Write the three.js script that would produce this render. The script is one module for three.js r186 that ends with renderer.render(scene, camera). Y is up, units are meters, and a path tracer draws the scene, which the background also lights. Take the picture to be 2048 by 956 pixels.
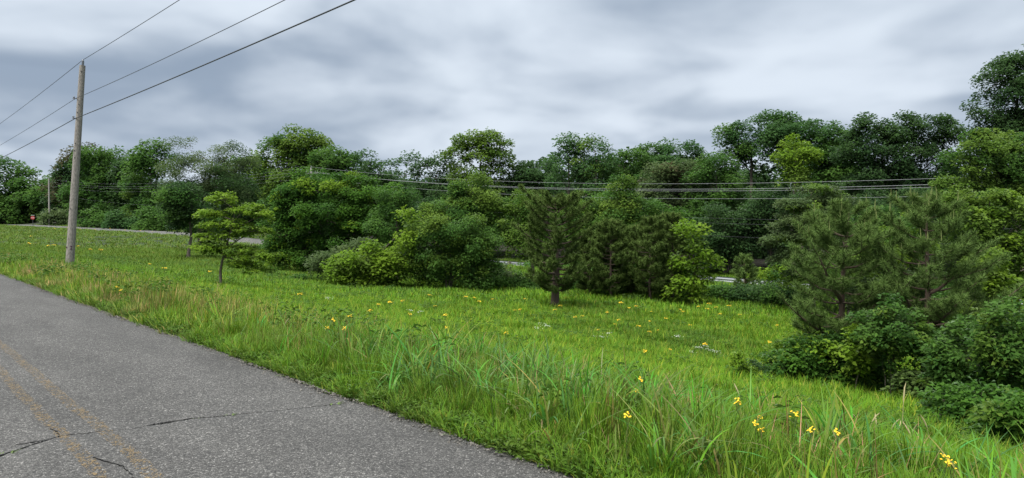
import * as THREE from 'three';
import { createNoise2D, createNoise3D } from 'simplex-noise';
import { mergeGeometries } from 'three/addons/utils/BufferGeometryUtils.js';

// ------------------------------------------------------------------ camera, sky, sun, exposure
const scene = new THREE.Scene();
const FOCAL = 1490, EYE = 1.7, PITCH = Math.atan(31 / FOCAL);       // the lens in photograph pixels (2048 x 956)
const camera = new THREE.PerspectiveCamera(2 * Math.atan(478 / FOCAL) * 180 / Math.PI, 1024 / 478, 0.1, 4000);
camera.position.set(0, EYE, 0);
camera.rotation.x = -PITCH;
camera.updateMatrixWorld();
scene.add(camera);
const renderer = new THREE.WebGLRenderer({ antialias: true });
renderer.toneMapping = THREE.LinearToneMapping;
renderer.toneMappingExposure = 4.4;
renderer.shadowMap.enabled = true;
const SUN_DIR = new THREE.Vector3(-0.28, 0.9, 0.3).normalize();
const sun = new THREE.DirectionalLight(new THREE.Color(1, 0.97, 0.9), 1.5);
sun.position.copy(SUN_DIR).multiplyScalar(150);
sun.castShadow = true;
sun.shadow.radius = 95;
Object.assign(sun.shadow.camera, { left: -150, right: 150, top: 150, bottom: -150, near: 1, far: 500 });
sun.shadow.mapSize.set(4096, 4096);
scene.add(sun, sun.target);

function rng(seed) {
  let s = seed | 0;
  return () => { s = (s + 0x6d2b79f5) | 0; let t = Math.imul(s ^ (s >>> 15), 1 | s); t = (t + Math.imul(t ^ (t >>> 7), 61 | t)) ^ t; return ((t ^ (t >>> 14)) >>> 0) / 4294967296; };
}
const n2 = createNoise2D(rng(11)), n3 = createNoise3D(rng(12));
const clamp = (x, a = 0, b = 1) => Math.min(b, Math.max(a, x));
const smooth = (a, b, x) => { const u = clamp((x - a) / (b - a)); return u * u * (3 - 2 * u); };
const lerp = (a, b, u) => a + (b - a) * u;
const table = (pairs, x) => {
  if (x <= pairs[0][0]) return pairs[0][1];
  for (let i = 1; i < pairs.length; i++) if (x <= pairs[i][0]) { const [a, va] = pairs[i - 1], [b, vb] = pairs[i]; return lerp(va, vb, (x - a) / (b - a)); }
  return pairs[pairs.length - 1][1];
};

// an overcast sky: a sheet of cloud with thicker and thinner places
{
  const W = 2048, H = 1024, data = new Float32Array(W * H * 4);
  const fbm = (x, y, z, oct) => { let a = 0, s = 0.5, f = 1; for (let i = 0; i < oct; i++) { a += s * n3(x * f, y * f, z * f); s *= 0.52; f *= 2.03; } return a; };
  for (let j = 0; j < H; j++) {
    const el = (j + 0.5) / H * Math.PI - Math.PI / 2, y = Math.sin(el), c = Math.cos(el);
    for (let i = 0; i < W; i++) {
      const az = ((i + 0.5) / W - 0.5) * 2 * Math.PI, x = c * Math.cos(az), z = c * Math.sin(az);
      const h = Math.max(y, 0) + 0.17, u0 = x / h, v0 = z / h, u = u0 * 0.8 + v0 * 0.2, v = v0 * 0.8 - u0 * 0.2;
      const wa = fbm(u * 0.6 + 7, v * 0.6, 3.1, 3), wb = fbm(u * 0.6 - 4, v * 0.6 + 9, 8.4, 3);
      const big = fbm(u * 0.62 + 0.25 * wa + 2.3, v * 0.62 + 0.25 * wb, 0.7, 4);
      const fine = fbm(u * 1.9 + 0.35 * wa + 1.1, v * 1.9 + 0.35 * wb, 5.2, 5);
      const m = 0.565 + 0.64 * big + 0.24 * fine, low = Math.exp(-Math.max(y, 0) * 10);
      let t = smooth(0.12, 0.95, m);
      t = lerp(t, 0.75 + 0.35 * fine, low * 0.5);
      const k = 1 + 0.25 * smooth(0.15, 0.9, y);
      const o = (j * W + i) * 4;
      data[o] = lerp(0.064, 0.17, t) * k; data[o + 1] = lerp(0.082, 0.189, t) * k; data[o + 2] = lerp(0.108, 0.212, t) * k; data[o + 3] = 1;
    }
  }
  const sky = new THREE.DataTexture(data, W, H, THREE.RGBAFormat, THREE.FloatType);
  sky.mapping = THREE.EquirectangularReflectionMapping;
  sky.magFilter = THREE.LinearFilter; sky.minFilter = THREE.LinearFilter; sky.needsUpdate = true;
  scene.background = sky; scene.environment = sky;
}

// ------------------------------------------------------------------ pixels of the photograph to points of the place
const FWD = new THREE.Vector3(0, -Math.sin(PITCH), -Math.cos(PITCH)), UPV = new THREE.Vector3(0, Math.cos(PITCH), -Math.sin(PITCH));
function ray(px, py) { return new THREE.Vector3((px - 1024) / FOCAL, 0, 0).addScaledVector(UPV, -(py - 478) / FOCAL).add(FWD); }
function at(px, py, d) { const r = ray(px, py); return r.multiplyScalar(d / -r.z).add(camera.position); }
const HORIZON = 447;

// ------------------------------------------------------------------ the lie of the land
const RD = [-0.659, -0.752], RR = [0.752, -0.659];                  // along our road, and to its right
const ST = (x, z) => [x * RD[0] + z * RD[1], x * RR[0] + z * RR[1]];
const XZ = (s, t) => [s * RD[0] + t * RR[0], s * RD[1] + t * RR[1]];
const DROP = [[-60, 3.4], [0, 3.1], [8, 2.78], [16, 2.5], [24, 2.2], [45, 1.75], [62, 1.25], [90, 0.95], [120, 0.1], [170, -0.7], [220, -1.4], [400, -1.8]];
const ACROSS = [[3.6, 0], [5, 0.05], [7, 0.16], [9, 0.32], [11.5, 0.5], [14, 0.66], [19, 0.88], [24, 1], [60, 1.02]];
const HWY = [[-260, 1.6], [-124, 1.35], [-86, 0.62], [-51, -0.1], [-36, -1.0], [-1, -2.5], [16, -2.95], [20, -3.1], [45, -3.7], [200, -5]];
const hq = (x, z) => (z - 0.9 * x + 69.1) / 1.3454;                  // distance to the highway's near edge, positive on our side
function land(x, z) {
  const [s, t] = ST(x, z);
  let y = -table(ACROSS, t) * table(DROP, s);
  if (t < -1) y -= 0.5 * smooth(-1.2, -6, t);
  y += 0.1 * n2(x * 0.09, z * 0.09) * smooth(6, 14, t) + 0.05 * n2(x * 0.4, z * 0.4) * smooth(4.5, 9, t);
  const q = hq(x, z), hy = table(HWY, x);
  y = lerp(y, hy, smooth(9, 1.2, q));
  if (q < -9) y = hy + (0.9 + 0.35 * n2(x * 0.05, z * 0.05)) * smooth(-9.5, -18, q) + 3 * smooth(-40, -160, q);
  return y;
}
function ground(px, d) { const x = (px - 1024) / FOCAL * d * 1.0002; return new THREE.Vector3(x, land(x, -d), -d); }
function hit(px, py, lift = 0) {                                     // where the line of sight meets the ground
  const r = ray(px, py); let d = 2;
  for (; d < 260; d *= 1.006) { const p = r.clone().multiplyScalar(d / -r.z).add(camera.position); if (p.y < land(p.x, p.z) + lift) return new THREE.Vector3(p.x, land(p.x, p.z), p.z); }
  return ground(px, 200);
}

// ------------------------------------------------------------------ helpers
const taken = new Map();
function numbered(name) { const k = taken.get(name) || 0; taken.set(name, k + 1); return k ? name + '_' + String(k).padStart(3, '0') : name; }
function tag(o, label, category, group, kind) { o.userData.label = label; if (category) o.userData.category = category; if (group) o.userData.group = group; if (kind) o.userData.kind = kind; return o; }
function shade(o) { o.castShadow = true; o.receiveShadow = true; return o; }
function part(name, geo, mat, parent) { const m = shade(new THREE.Mesh(geo, mat)); m.name = name; parent.add(m); return m; }
function thing(name, pos, label, category, group) { const g = new THREE.Group(); g.name = numbered(name); g.position.copy(pos); scene.add(g); return tag(g, label, category, group); }
const lin = (r, g, b) => new THREE.Color().setRGB(r, g, b);
class Buf {
  constructor(colored = true) { this.n = 0; this.m = 0; this.cap = 4096; this.icap = 8192; this.p = new Float32Array(this.cap * 3); this.q = new Float32Array(this.cap * 3); this.c = colored ? new Float32Array(this.cap * 3) : null; this.i = new Uint32Array(this.icap); }
  vert(x, y, z, a, b, c, r, g, bl) {
    if (this.n === this.cap) { this.cap *= 2; for (const k of ['p', 'q', 'c']) if (this[k]) { const f = new Float32Array(this.cap * 3); f.set(this[k]); this[k] = f; } }
    const o = this.n * 3; this.p[o] = x; this.p[o + 1] = y; this.p[o + 2] = z; this.q[o] = a; this.q[o + 1] = b; this.q[o + 2] = c;
    if (this.c) { this.c[o] = r; this.c[o + 1] = g; this.c[o + 2] = bl; }
    return this.n++;
  }
  tri(a, b, c) { if (this.m + 3 > this.icap) { this.icap *= 2; const f = new Uint32Array(this.icap); f.set(this.i); this.i = f; } this.i[this.m++] = a; this.i[this.m++] = b; this.i[this.m++] = c; }
  geo() {
    const g = new THREE.BufferGeometry();
    g.setAttribute('position', new THREE.BufferAttribute(this.p.slice(0, this.n * 3), 3));
    g.setAttribute('normal', new THREE.BufferAttribute(this.q.slice(0, this.n * 3), 3));
    if (this.c) g.setAttribute('color', new THREE.BufferAttribute(this.c.slice(0, this.n * 3), 3));
    g.setIndex(new THREE.BufferAttribute(this.i.slice(0, this.m), 1));
    total += this.m / 3;
    return g;
  }
}
let total = 0;
const V = (x, y, z) => new THREE.Vector3(x, y, z);
function tube(b, pts, radii, sides, col = [1, 1, 1]) {
  const d = V(), u = V(), w = V(), ref = V(0.31, 0.2, 0.93); let last = -1;
  for (let k = 0; k < pts.length; k++) {
    d.copy(pts[Math.min(k + 1, pts.length - 1)]).sub(pts[Math.max(k - 1, 0)]).normalize();
    u.crossVectors(d, Math.abs(d.dot(ref)) > 0.95 ? V(1, 0, 0) : ref).normalize(); w.crossVectors(d, u);
    const first = b.n;
    for (let a = 0; a <= sides; a++) {
      const t = a / sides * 2 * Math.PI, cx = Math.cos(t), sx = Math.sin(t), nx = u.x * cx + w.x * sx, ny = u.y * cx + w.y * sx, nz = u.z * cx + w.z * sx, r = radii[k];
      b.vert(pts[k].x + nx * r, pts[k].y + ny * r, pts[k].z + nz * r, nx, ny, nz, ...col);
    }
    if (last >= 0) for (let a = 0; a < sides; a++) { b.tri(last + a, last + a + 1, first + a); b.tri(last + a + 1, first + a + 1, first + a); }
    last = first;
  }
}
function bend(a, b, sag, steps, r, rough = 0) {                      // a curved limb from a to b
  const out = [];
  for (let k = 0; k <= steps; k++) { const u = k / steps, p = a.clone().lerp(b, u); p.y += sag * 4 * u * (1 - u); if (k && k < steps && rough) p.add(V(r() - 0.5, (r() - 0.5) * 0.6, r() - 0.5).multiplyScalar(rough)); out.push(p); }
  return out;
}

// ------------------------------------------------------------------ surfaces
function noiseTexture(size, make, srgb = true) {
  const data = new Uint8Array(size * size * 4);
  for (let j = 0; j < size; j++) for (let i = 0; i < size; i++) { const c = make(i, j), o = (j * size + i) * 4; data[o] = clamp(c[0]) * 255; data[o + 1] = clamp(c[1]) * 255; data[o + 2] = clamp(c[2]) * 255; data[o + 3] = c.length > 3 ? clamp(c[3]) * 255 : 255; }
  const t = new THREE.DataTexture(data, size, size); t.wrapS = t.wrapT = THREE.RepeatWrapping; t.magFilter = THREE.LinearFilter; t.minFilter = THREE.LinearMipmapLinearFilter;
  if (srgb) t.colorSpace = THREE.SRGBColorSpace;
  t.needsUpdate = true; return t;
}
// stones of a worn chip-seal road: every grain has its own grey
const STONE = 1024, stoneTone = new Float32Array(STONE * STONE), stoneHigh = new Float32Array(STONE * STONE);
{
  const r = rng(5), cell = 6, m = Math.floor(STONE / cell), pts = [];
  for (let k = 0; k < (m + 1) * (m + 1); k++) pts.push([r(), r(), r(), r()]);
  for (let j = 0; j < STONE; j++) for (let i = 0; i < STONE; i++) {
    const ci = Math.floor(i / STONE * m), cj = Math.floor(j / STONE * m); let best = 9, second = 9, tone = 0;
    for (let b = -1; b <= 1; b++) for (let a = -1; a <= 1; a++) {
      const gi = (ci + a + m) % m, gj = (cj + b + m) % m, p = pts[gj * m + gi], dx = ci + a + p[0] - i / STONE * m, dy = cj + b + p[1] - j / STONE * m, d = Math.sqrt(dx * dx + dy * dy) * (0.8 + 0.4 * p[3]);
      if (d < best) { second = best; best = d; tone = p[2]; } else if (d < second) second = d;
    }
    stoneTone[j * STONE + i] = tone; stoneHigh[j * STONE + i] = clamp((second - best) * 2.2);
  }
}
const roadMap = noiseTexture(STONE, (i, j) => {
  const t = stoneTone[j * STONE + i], h = stoneHigh[j * STONE + i];
  let v = 0.23 + 0.25 * t + (t > 0.95 ? 0.1 : 0); v = lerp(0.15, v, smooth(0.02, 0.45, h));
  return [v * 1.01, v, v * 0.985];
});
const roadBump = noiseTexture(STONE, (i, j) => { const h = stoneHigh[j * STONE + i] * (0.6 + 0.4 * stoneTone[j * STONE + i]); return [h, h, h]; }, false);
const mRoad = new THREE.MeshStandardMaterial({ map: roadMap, bumpMap: roadBump, bumpScale: 0.006, roughness: 0.93, vertexColors: true });
const paintMap = noiseTexture(STONE, (i, j) => {
  const t = stoneTone[j * STONE + i], h = stoneHigh[j * STONE + i], wear = 0.32 + 0.3 * n2(i * 0.012, j * 0.012) + 0.3 * n2(i * 0.045, j * 0.045);
  return [0.46 + 0.12 * t, 0.39 + 0.1 * t, 0.27 + 0.07 * t, h > 0.3 && t * 0.75 + 0.1 < wear * 0.85 ? 1 : 0];
});
const mPaint = new THREE.MeshStandardMaterial({ map: paintMap, alphaTest: 0.5, roughness: 0.85 });
const soilMap = noiseTexture(512, (i, j) => { const a = 0.5 + 0.5 * n2(i * 0.06, j * 0.06), b = 0.5 + 0.5 * n2(i * 0.35 + 9, j * 0.35), v = 0.55 + 0.3 * a * b + 0.2 * (b - 0.5); return [v, v, v]; });
const mLand = new THREE.MeshStandardMaterial({ map: soilMap, vertexColors: true, roughness: 1 });
const barkMap = noiseTexture(256, (i, j) => { const a = n2(i * 0.12, j * 0.02), b = n2(i * 0.4 + 50, j * 0.1), v = 0.62 + 0.22 * a + 0.18 * b; return [v, v * 0.98, v * 0.95]; });
const mBark = new THREE.MeshStandardMaterial({ color: lin(0.13, 0.105, 0.085), vertexColors: true, roughness: 0.95 });
const mLeaf = new THREE.MeshPhysicalMaterial({ vertexColors: true, roughness: 0.95, transmission: 0.5, thickness: 0, specularIntensity: 0.15, side: THREE.DoubleSide });
const mNeedle = new THREE.MeshPhysicalMaterial({ vertexColors: true, roughness: 0.95, transmission: 0.2, thickness: 0, specularIntensity: 0.15, side: THREE.DoubleSide });
const mGrass = new THREE.MeshPhysicalMaterial({ vertexColors: true, roughness: 0.9, transmission: 0.4, thickness: 0, specularIntensity: 0.15, side: THREE.DoubleSide });

// ------------------------------------------------------------------ the ground, one sheet to the horizon
{
  const rings = [], angles = [];
  for (let k = 0; k <= 250; k++) rings.push(0.8 * Math.pow(1900, k / 250));
  for (let a = -46; a < 46; a += 0.42) angles.push(a);
  for (let a = 46; a < 314; a += 4) angles.push(a);
  angles.push(314);
  const b = new Buf(), uv = [];
  const cols = angles.length;
  const put = (x, z) => {
    const [s, t] = ST(x, z), q = hq(x, z); let y = land(x, z);
    y -= 0.1 * smooth(3.85, 3.45, t) * smooth(-1.4, -1.0, t) + 0.02;
    if (q < 0.4 && q > -9.2) y -= 0.12;
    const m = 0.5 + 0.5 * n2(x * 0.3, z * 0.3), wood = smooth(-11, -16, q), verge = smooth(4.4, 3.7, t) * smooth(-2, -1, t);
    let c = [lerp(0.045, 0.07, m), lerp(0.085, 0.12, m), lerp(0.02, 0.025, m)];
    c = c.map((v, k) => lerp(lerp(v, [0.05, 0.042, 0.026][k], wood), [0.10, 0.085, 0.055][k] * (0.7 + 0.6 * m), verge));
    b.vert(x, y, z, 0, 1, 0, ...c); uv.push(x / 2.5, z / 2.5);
  };
  put(0, 0);
  for (const r of rings) for (const a of angles) { const t = a * Math.PI / 180; put(r * Math.sin(t), -r * Math.cos(t)); }
  for (let j = 0; j < cols; j++) { const k = (j + 1) % cols; b.tri(0, 1 + k, 1 + j); }
  for (let i = 0; i < rings.length - 1; i++) for (let j = 0; j < cols; j++) { const k = (j + 1) % cols, p = 1 + i * cols, q = p + cols; b.tri(p + j, p + k, q + j); b.tri(p + k, q + k, q + j); }
  const g = b.geo(); g.setAttribute('uv', new THREE.BufferAttribute(new Float32Array(uv), 2)); g.computeVertexNormals();
  const m = shade(new THREE.Mesh(g, mLand)); m.name = 'ground'; scene.add(m); tag(m, 'grassy ground sloping down from the road to the trees', 'ground', null, 'structure');
}

// ------------------------------------------------------------------ our road, two slabs parted by a real crack
{
  const flat = (px, py) => { const r = ray(px, py), k = -EYE / r.y; return ST(r.x * k, r.z * k); };
  const line = [[-420, 985], [-200, 960], [-60, 932], [0, 914], [60, 893], [100, 880], [125, 873], [150, 870], [180, 867], [215, 863], [240, 861], [275, 857], [310, 850], [345, 845], [380, 839], [420, 836], [450, 833], [500, 828], [560, 822], [620, 815], [665, 810], [705, 802], [760, 790]].map(([a, b]) => flat(a, b));
  const crackS = (t) => { const p = line.map(([s, tt]) => [tt, s]); return table(p, t) + 0.012 * n2(t * 7, 1.3) + 0.006 * n2(t * 23, 4); };
  const tOf = (px, py) => flat(px, py)[1];
  const width = [[tOf(0, 914) - 1, 0.012], [tOf(0, 914), 0.02], [tOf(60, 893), 0.012], [tOf(180, 867), 0.011], [tOf(240, 861), 0.004], [tOf(300, 852), 0.008], [tOf(315, 849), 0.03], [tOf(345, 845), 0.026], [tOf(380, 839), 0.014], [tOf(440, 834), 0.012], [tOf(520, 826), 0.006], [tOf(665, 810), 0.009], [tOf(760, 790), 0.005]];
  const crackW = (t) => Math.max(0.003, 2.3 * table(width, t) * (1 + 0.5 * n2(t * 15, 8)));
  const edge = (s) => 3.55 + 0.05 * n2(s * 0.8, 2) + 0.035 * n2(s * 3.1, 5) + 0.02 * n2(s * 9, 6) + 0.07 * n2(s * 0.12, 9);
  const group = new THREE.Group(); group.name = 'road'; scene.add(group); tag(group, 'worn grey chip-seal road with faded double centre line', 'road', null, 'structure');
  const top = (s, t) => 0.012 - 0.012 * Math.abs(t - 1.34) / 2.2 + 0.012 * n2(s * 0.5, t * 0.5) * 0.5;
  function slab(far) {
    const b = new Buf(), uv = [], cols = 120, rows = far ? 210 : 46;
    const cell = (i, j, dy) => {
      const u = i / rows, e0 = far ? crackS(3.5) + 300 * Math.pow(u, 2.6) : lerp(-14, crackS(3.5), u);
      const t = lerp(-1.0, edge(e0), j / cols), c = crackS(t), w = crackW(t);
      const s = far ? c + w / 2 + 300 * Math.pow(u, 2.6) : lerp(-14, c - w / 2, u);
      const tone = 0.93 + 0.13 * n2(s * 0.25, t * 0.9) + 0.1 * n2(s * 1.7, t * 1.7) + 0.06 * n2(s * 5, t * 5) + 0.05 * smooth(0.5, 0, Math.abs(t - 2.5)) - 0.12 * smooth(0.42, 0.1, edge(s) - t + 0.08 * n2(s * 2, 3));
      b.vert(RD[0] * s + RR[0] * t, top(s, t) + dy, RD[1] * s + RR[1] * t, 0, 1, 0, tone * 1.015, tone, tone * 0.97); uv.push(t / 2.3, s / 2.3);
    };
    const R = rows + 2, C = cols + 2;                                // one more row down into the crack, one more column down at the edge
    for (let i = 0; i < R; i++) for (let j = 0; j < C; j++) {
      const row = far ? Math.max(0, i - 1) : Math.min(rows, i), down = (far ? i === 0 : i === rows + 1) || j === C - 1;
      cell(row, Math.min(j, cols), down ? -0.09 : 0);
    }
    for (let i = 0; i < R - 1; i++) for (let j = 0; j < C - 1; j++) { const a = i * C + j; b.tri(a, a + C, a + 1); b.tri(a + 1, a + C, a + C + 1); }
    const g = b.geo(); g.setAttribute('uv', new THREE.BufferAttribute(new Float32Array(uv), 2)); g.computeVertexNormals();
    const nr = g.attributes.normal; if (nr.getY(C * 5 + 10) < 0) { const ix = g.index.array; for (let k = 0; k < ix.length; k += 3) { const q = ix[k]; ix[k] = ix[k + 1]; ix[k + 1] = q; } g.computeVertexNormals(); }
    part('asphalt_slab', g, mRoad, group);
  }
  slab(false); slab(true);
  for (const [t0, half, seed] of [[1.19, 0.052, 3], [1.47, 0.055, 8]]) {
    const b = new Buf(), uv = [], n = 260;
    for (let k = 0; k <= n; k++) {
      const c0 = crackS(t0), near = k <= 60, gap = k === 61, s = near ? lerp(-13, c0 - 0.008, k / 60) : c0 + 0.008 + 190 * Math.pow((k - 61) / (n - 61), 1.9);
      for (const e of [-1, 1]) { const t = t0 + e * half + 0.02 * n2(s * 0.7, seed); b.vert(RD[0] * s + RR[0] * t, top(s, t) + 0.004, RD[1] * s + RR[1] * t, 0, 1, 0, 1, 1, 1); uv.push(t / 1.6 + seed * 0.13, s / 1.6); }
      if (k && !gap) { const a = (k - 1) * 2; b.tri(a, a + 1, a + 2); b.tri(a + 1, a + 3, a + 2); }
    }
    const g = b.geo(); g.setAttribute('uv', new THREE.BufferAttribute(new Float32Array(uv), 2)); g.deleteAttribute('color');
    const nr = g.attributes.normal; for (let k = 0; k < nr.count; k++) nr.setXYZ(k, 0, 1, 0);
    part('centre_line', g, mPaint, group);
  }
  const bed = new Buf();                                             // soil lying in the bottom of the crack
  for (let k = 0; k <= 80; k++) { const t = lerp(-1, 3.6, k / 80), s = crackS(t); for (const e of [-0.05, 0.05]) bed.vert(RD[0] * (s + e) + RR[0] * t, -0.035, RD[1] * (s + e) + RR[1] * t, 0, 1, 0, 0.05, 0.045, 0.035); if (k) { const a = (k - 1) * 2; bed.tri(a, a + 2, a + 1); bed.tri(a + 1, a + 2, a + 3); } }
  part('crack_soil', bed.geo(), new THREE.MeshStandardMaterial({ vertexColors: true, roughness: 1 }), group);
  const fine = [[[185, 918], [197, 923], [215, 928], [232, 932], [248, 938], [258, 948], [268, 960]], [[100, 860], [112, 866], [121, 872]], [[30, 892], [60, 888], [95, 881]]];
  const mTar = new THREE.MeshStandardMaterial({ color: lin(0.022, 0.021, 0.02), roughness: 1 });
  for (const f of fine) {                                            // hairline cracks packed with dark grit
    const b = new Buf(false), p = f.map(([x, y]) => flat(x, y)), n = p.length * 6;
    for (let k = 0; k <= n; k++) {
      const u = k / n * (p.length - 1), i = Math.min(p.length - 2, Math.floor(u)), s = lerp(p[i][0], p[i + 1][0], u - i) + 0.01 * n2(u * 3, 1), t = lerp(p[i][1], p[i + 1][1], u - i) + 0.01 * n2(u * 3, 7), w = 0.006 * (1 + 0.8 * n2(u * 4, 3));
      for (const e of [-1, 1]) b.vert(RD[0] * (s + e * w) + RR[0] * (t + e * w * 0.4), top(s, t) + 0.004, RD[1] * (s + e * w) + RR[1] * (t + e * w * 0.4), 0, 1, 0);
      if (k) { const a = (k - 1) * 2; b.tri(a, a + 1, a + 2); b.tri(a + 1, a + 3, a + 2); }
    }
    part('hairline_crack', b.geo(), mTar, group);
  }
}

// ------------------------------------------------------------------ the highway beyond the field
const HX = (along, q) => { const x = along, z = -69.1 + 0.9 * x; return [x - 0.669 * q, z + 0.743 * q]; };   // along is x on its near edge
{
  const b = new Buf(), uv = [], cols = [0, 0.35, 1.2, 4.4, 8.2, 8.7, 8.7];
  let rows = 0;
  for (let a = -300; a <= 120; a += 2) {
    const y = table(HWY, a);
    cols.forEach((c, j) => { const [x, z] = HX(a, -0.2 - c + 0.12 * n2(a * 0.3, j)); const v = 1.25 + 0.15 * n2(a * 0.1, c); b.vert(x, table(HWY, x) + 0.03 + 0.02 * (j > 1 && j < 5) - (j === 0 || j === 6 ? 0.3 : 0), z, 0, 1, 0, v, v, v * 0.98); uv.push(c / 3, a / 3); });
    if (rows++) for (let j = 0; j < cols.length - 1; j++) { const p = (rows - 2) * cols.length + j, q = p + cols.length; b.tri(p, p + 1, q); b.tri(p + 1, q + 1, q); }
  }
  const g = b.geo(); g.setAttribute('uv', new THREE.BufferAttribute(new Float32Array(uv), 2)); g.computeVertexNormals();
  if (g.attributes.normal.getY(cols.length * 20 + 3) < 0) { const ix = g.index.array; for (let k = 0; k < ix.length; k += 3) { const q = ix[k]; ix[k] = ix[k + 1]; ix[k + 1] = q; } g.computeVertexNormals(); }
  const m = shade(new THREE.Mesh(g, mRoad)); m.name = 'highway'; scene.add(m); tag(m, 'pale two-lane highway running behind the meadow', 'road', null, 'structure');
}
const mSteel = new THREE.MeshStandardMaterial({ color: lin(0.3, 0.315, 0.34), metalness: 0.3, roughness: 0.5 });
{
  const root = thing('guardrail', V(...(([x, z]) => [x, table(HWY, x), z])(HX(8, 0.5))), 'galvanised steel guardrail along the highway edge, behind the trees', 'guardrail');
  const O = root.position, prof = [[0, 0.42], [0.035, 0.46], [0.035, 0.50], [0, 0.56], [0, 0.60], [0.035, 0.66], [0.035, 0.70], [0, 0.74]];
  const postGeo = new THREE.BoxGeometry(0.14, 0.95, 0.16), blockGeo = new THREE.BoxGeometry(0.14, 0.34, 0.14), mPost = new THREE.MeshStandardMaterial({ color: lin(0.2, 0.18, 0.15), roughness: 0.9 });
  for (let a = -14; a < 42; a += 2.82) {
    const pt = (e, q, h) => { const [x, z] = HX(e, q); return [x - O.x, table(HWY, x) + h - O.y, z - O.z]; }, b = new Buf(false);
    prof.forEach(([q, h], k) => { for (const e of [a, a + 2.86]) b.vert(...pt(e, 0.5 - q, h), 0.67, 0.2, -0.7); for (const e of [a, a + 2.86]) b.vert(...pt(e, 0.506 + 0.0 - q, h), -0.67, 0.2, 0.7); if (k) { const p = (k - 1) * 4; b.tri(p, p + 4, p + 1); b.tri(p + 1, p + 4, p + 5); b.tri(p + 2, p + 3, p + 6); b.tri(p + 3, p + 7, p + 6); } });
    const g = b.geo(); g.computeVertexNormals(); part('rail_beam', g, mSteel, root);
    const p = part('post', postGeo, mPost, root); p.position.set(...pt(a + 0.1, 0.72, 0.28)); p.rotation.y = -0.733;
    const k = part('spacer_block', blockGeo, mPost, root); k.position.set(...pt(a + 0.1, 0.585, 0.58)); k.rotation.y = -0.733;
  }
}

// ------------------------------------------------------------------ leaves, limbs and crowns
const PAL = {
  oak: [[0.03, 0.076, 0.021], [0.056, 0.115, 0.03]], mid: [[0.046, 0.12, 0.02], [0.084, 0.175, 0.028]], light: [[0.085, 0.165, 0.02], [0.14, 0.225, 0.032]],
  bright: [[0.12, 0.225, 0.014], [0.19, 0.3, 0.026]], blue: [[0.042, 0.11, 0.028], [0.07, 0.15, 0.04]], deep: [[0.038, 0.108, 0.014], [0.08, 0.185, 0.02]],
  grey: [[0.065, 0.11, 0.034], [0.115, 0.165, 0.058]], pine: [[0.068, 0.125, 0.028], [0.12, 0.185, 0.046]], pineWarm: [[0.06, 0.105, 0.022], [0.105, 0.155, 0.036]], brown: [[0.06, 0.065, 0.03], [0.1, 0.095, 0.04]],
};
const N = V(), Dv = V(), S = V(), Q = V();
function leaf(b, p, n, out, blend, L, Wd, c, r) {
  n.normalize();
  Dv.set(r() - 0.5, (r() - 0.5) * 0.6, r() - 0.5).addScaledVector(out, 0.35); Dv.addScaledVector(n, -Dv.dot(n)).normalize(); S.crossVectors(n, Dv);
  Q.copy(n).multiplyScalar(1 - blend).addScaledVector(out, blend).normalize();
  const lift = L * 0.1, v0 = b.vert(p.x, p.y, p.z, Q.x, Q.y, Q.z, ...c), h = L * 0.48, w = Wd / 2;
  b.vert(p.x + Dv.x * h + S.x * w + n.x * lift, p.y + Dv.y * h + S.y * w + n.y * lift, p.z + Dv.z * h + S.z * w + n.z * lift, Q.x, Q.y, Q.z, ...c);
  b.vert(p.x + Dv.x * L, p.y + Dv.y * L - L * 0.15, p.z + Dv.z * L, Q.x, Q.y, Q.z, ...c);
  b.vert(p.x + Dv.x * h - S.x * w + n.x * lift, p.y + Dv.y * h - S.y * w + n.y * lift, p.z + Dv.z * h - S.z * w + n.z * lift, Q.x, Q.y, Q.z, ...c);
  b.tri(v0, v0 + 2, v0 + 1); b.tri(v0, v0 + 3, v0 + 2);
}
const gauss = (r) => (r() + r() + r() - 1.5) * 0.9;
function sphere(r, upBias = 0) { for (;;) { const v = V(r() * 2 - 1, r() * 2 - 1, r() * 2 - 1), l = v.length(); if (l < 1 && l > 0.05) { v.divideScalar(l); if (r() < 1 - upBias || v.y > -0.25) return v; } } }
function clump(b, c, out, R, flat, n, L, pal, tint, r, o) {
  const up = V(out.x * 0.6, out.y * 0.6 + 0.75, out.z * 0.6).normalize();
  for (let k = 0; k < n; k++) {
    const dir = sphere(r), rad = R * Math.pow(r(), 0.45); if (dir.dot(up) < -0.25 && r() < 0.6) dir.negate();
    const p = V(c.x + dir.x * rad, c.y + dir.y * rad * flat, c.z + dir.z * rad), sz = L * (0.65 + 0.7 * r());
    const nn = V((r() - 0.5) * 1.7, 0.25 + r(), (r() - 0.5) * 1.7).addScaledVector(up, 0.35);
    const u = clamp(tint + (r() - 0.5) * 0.5), g = 0.85 + 0.3 * r();
    leaf(b, p, nn, dir.clone().addScaledVector(up, 0.8).normalize(), 0.45, sz, sz * (o.slim || 0.62), [lerp(pal[0][0], pal[1][0], u) * g, lerp(pal[0][1], pal[1][1], u) * g, lerp(pal[0][2], pal[1][2], u) * g], r);
  }
}
let treeSeed = 100;
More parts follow.
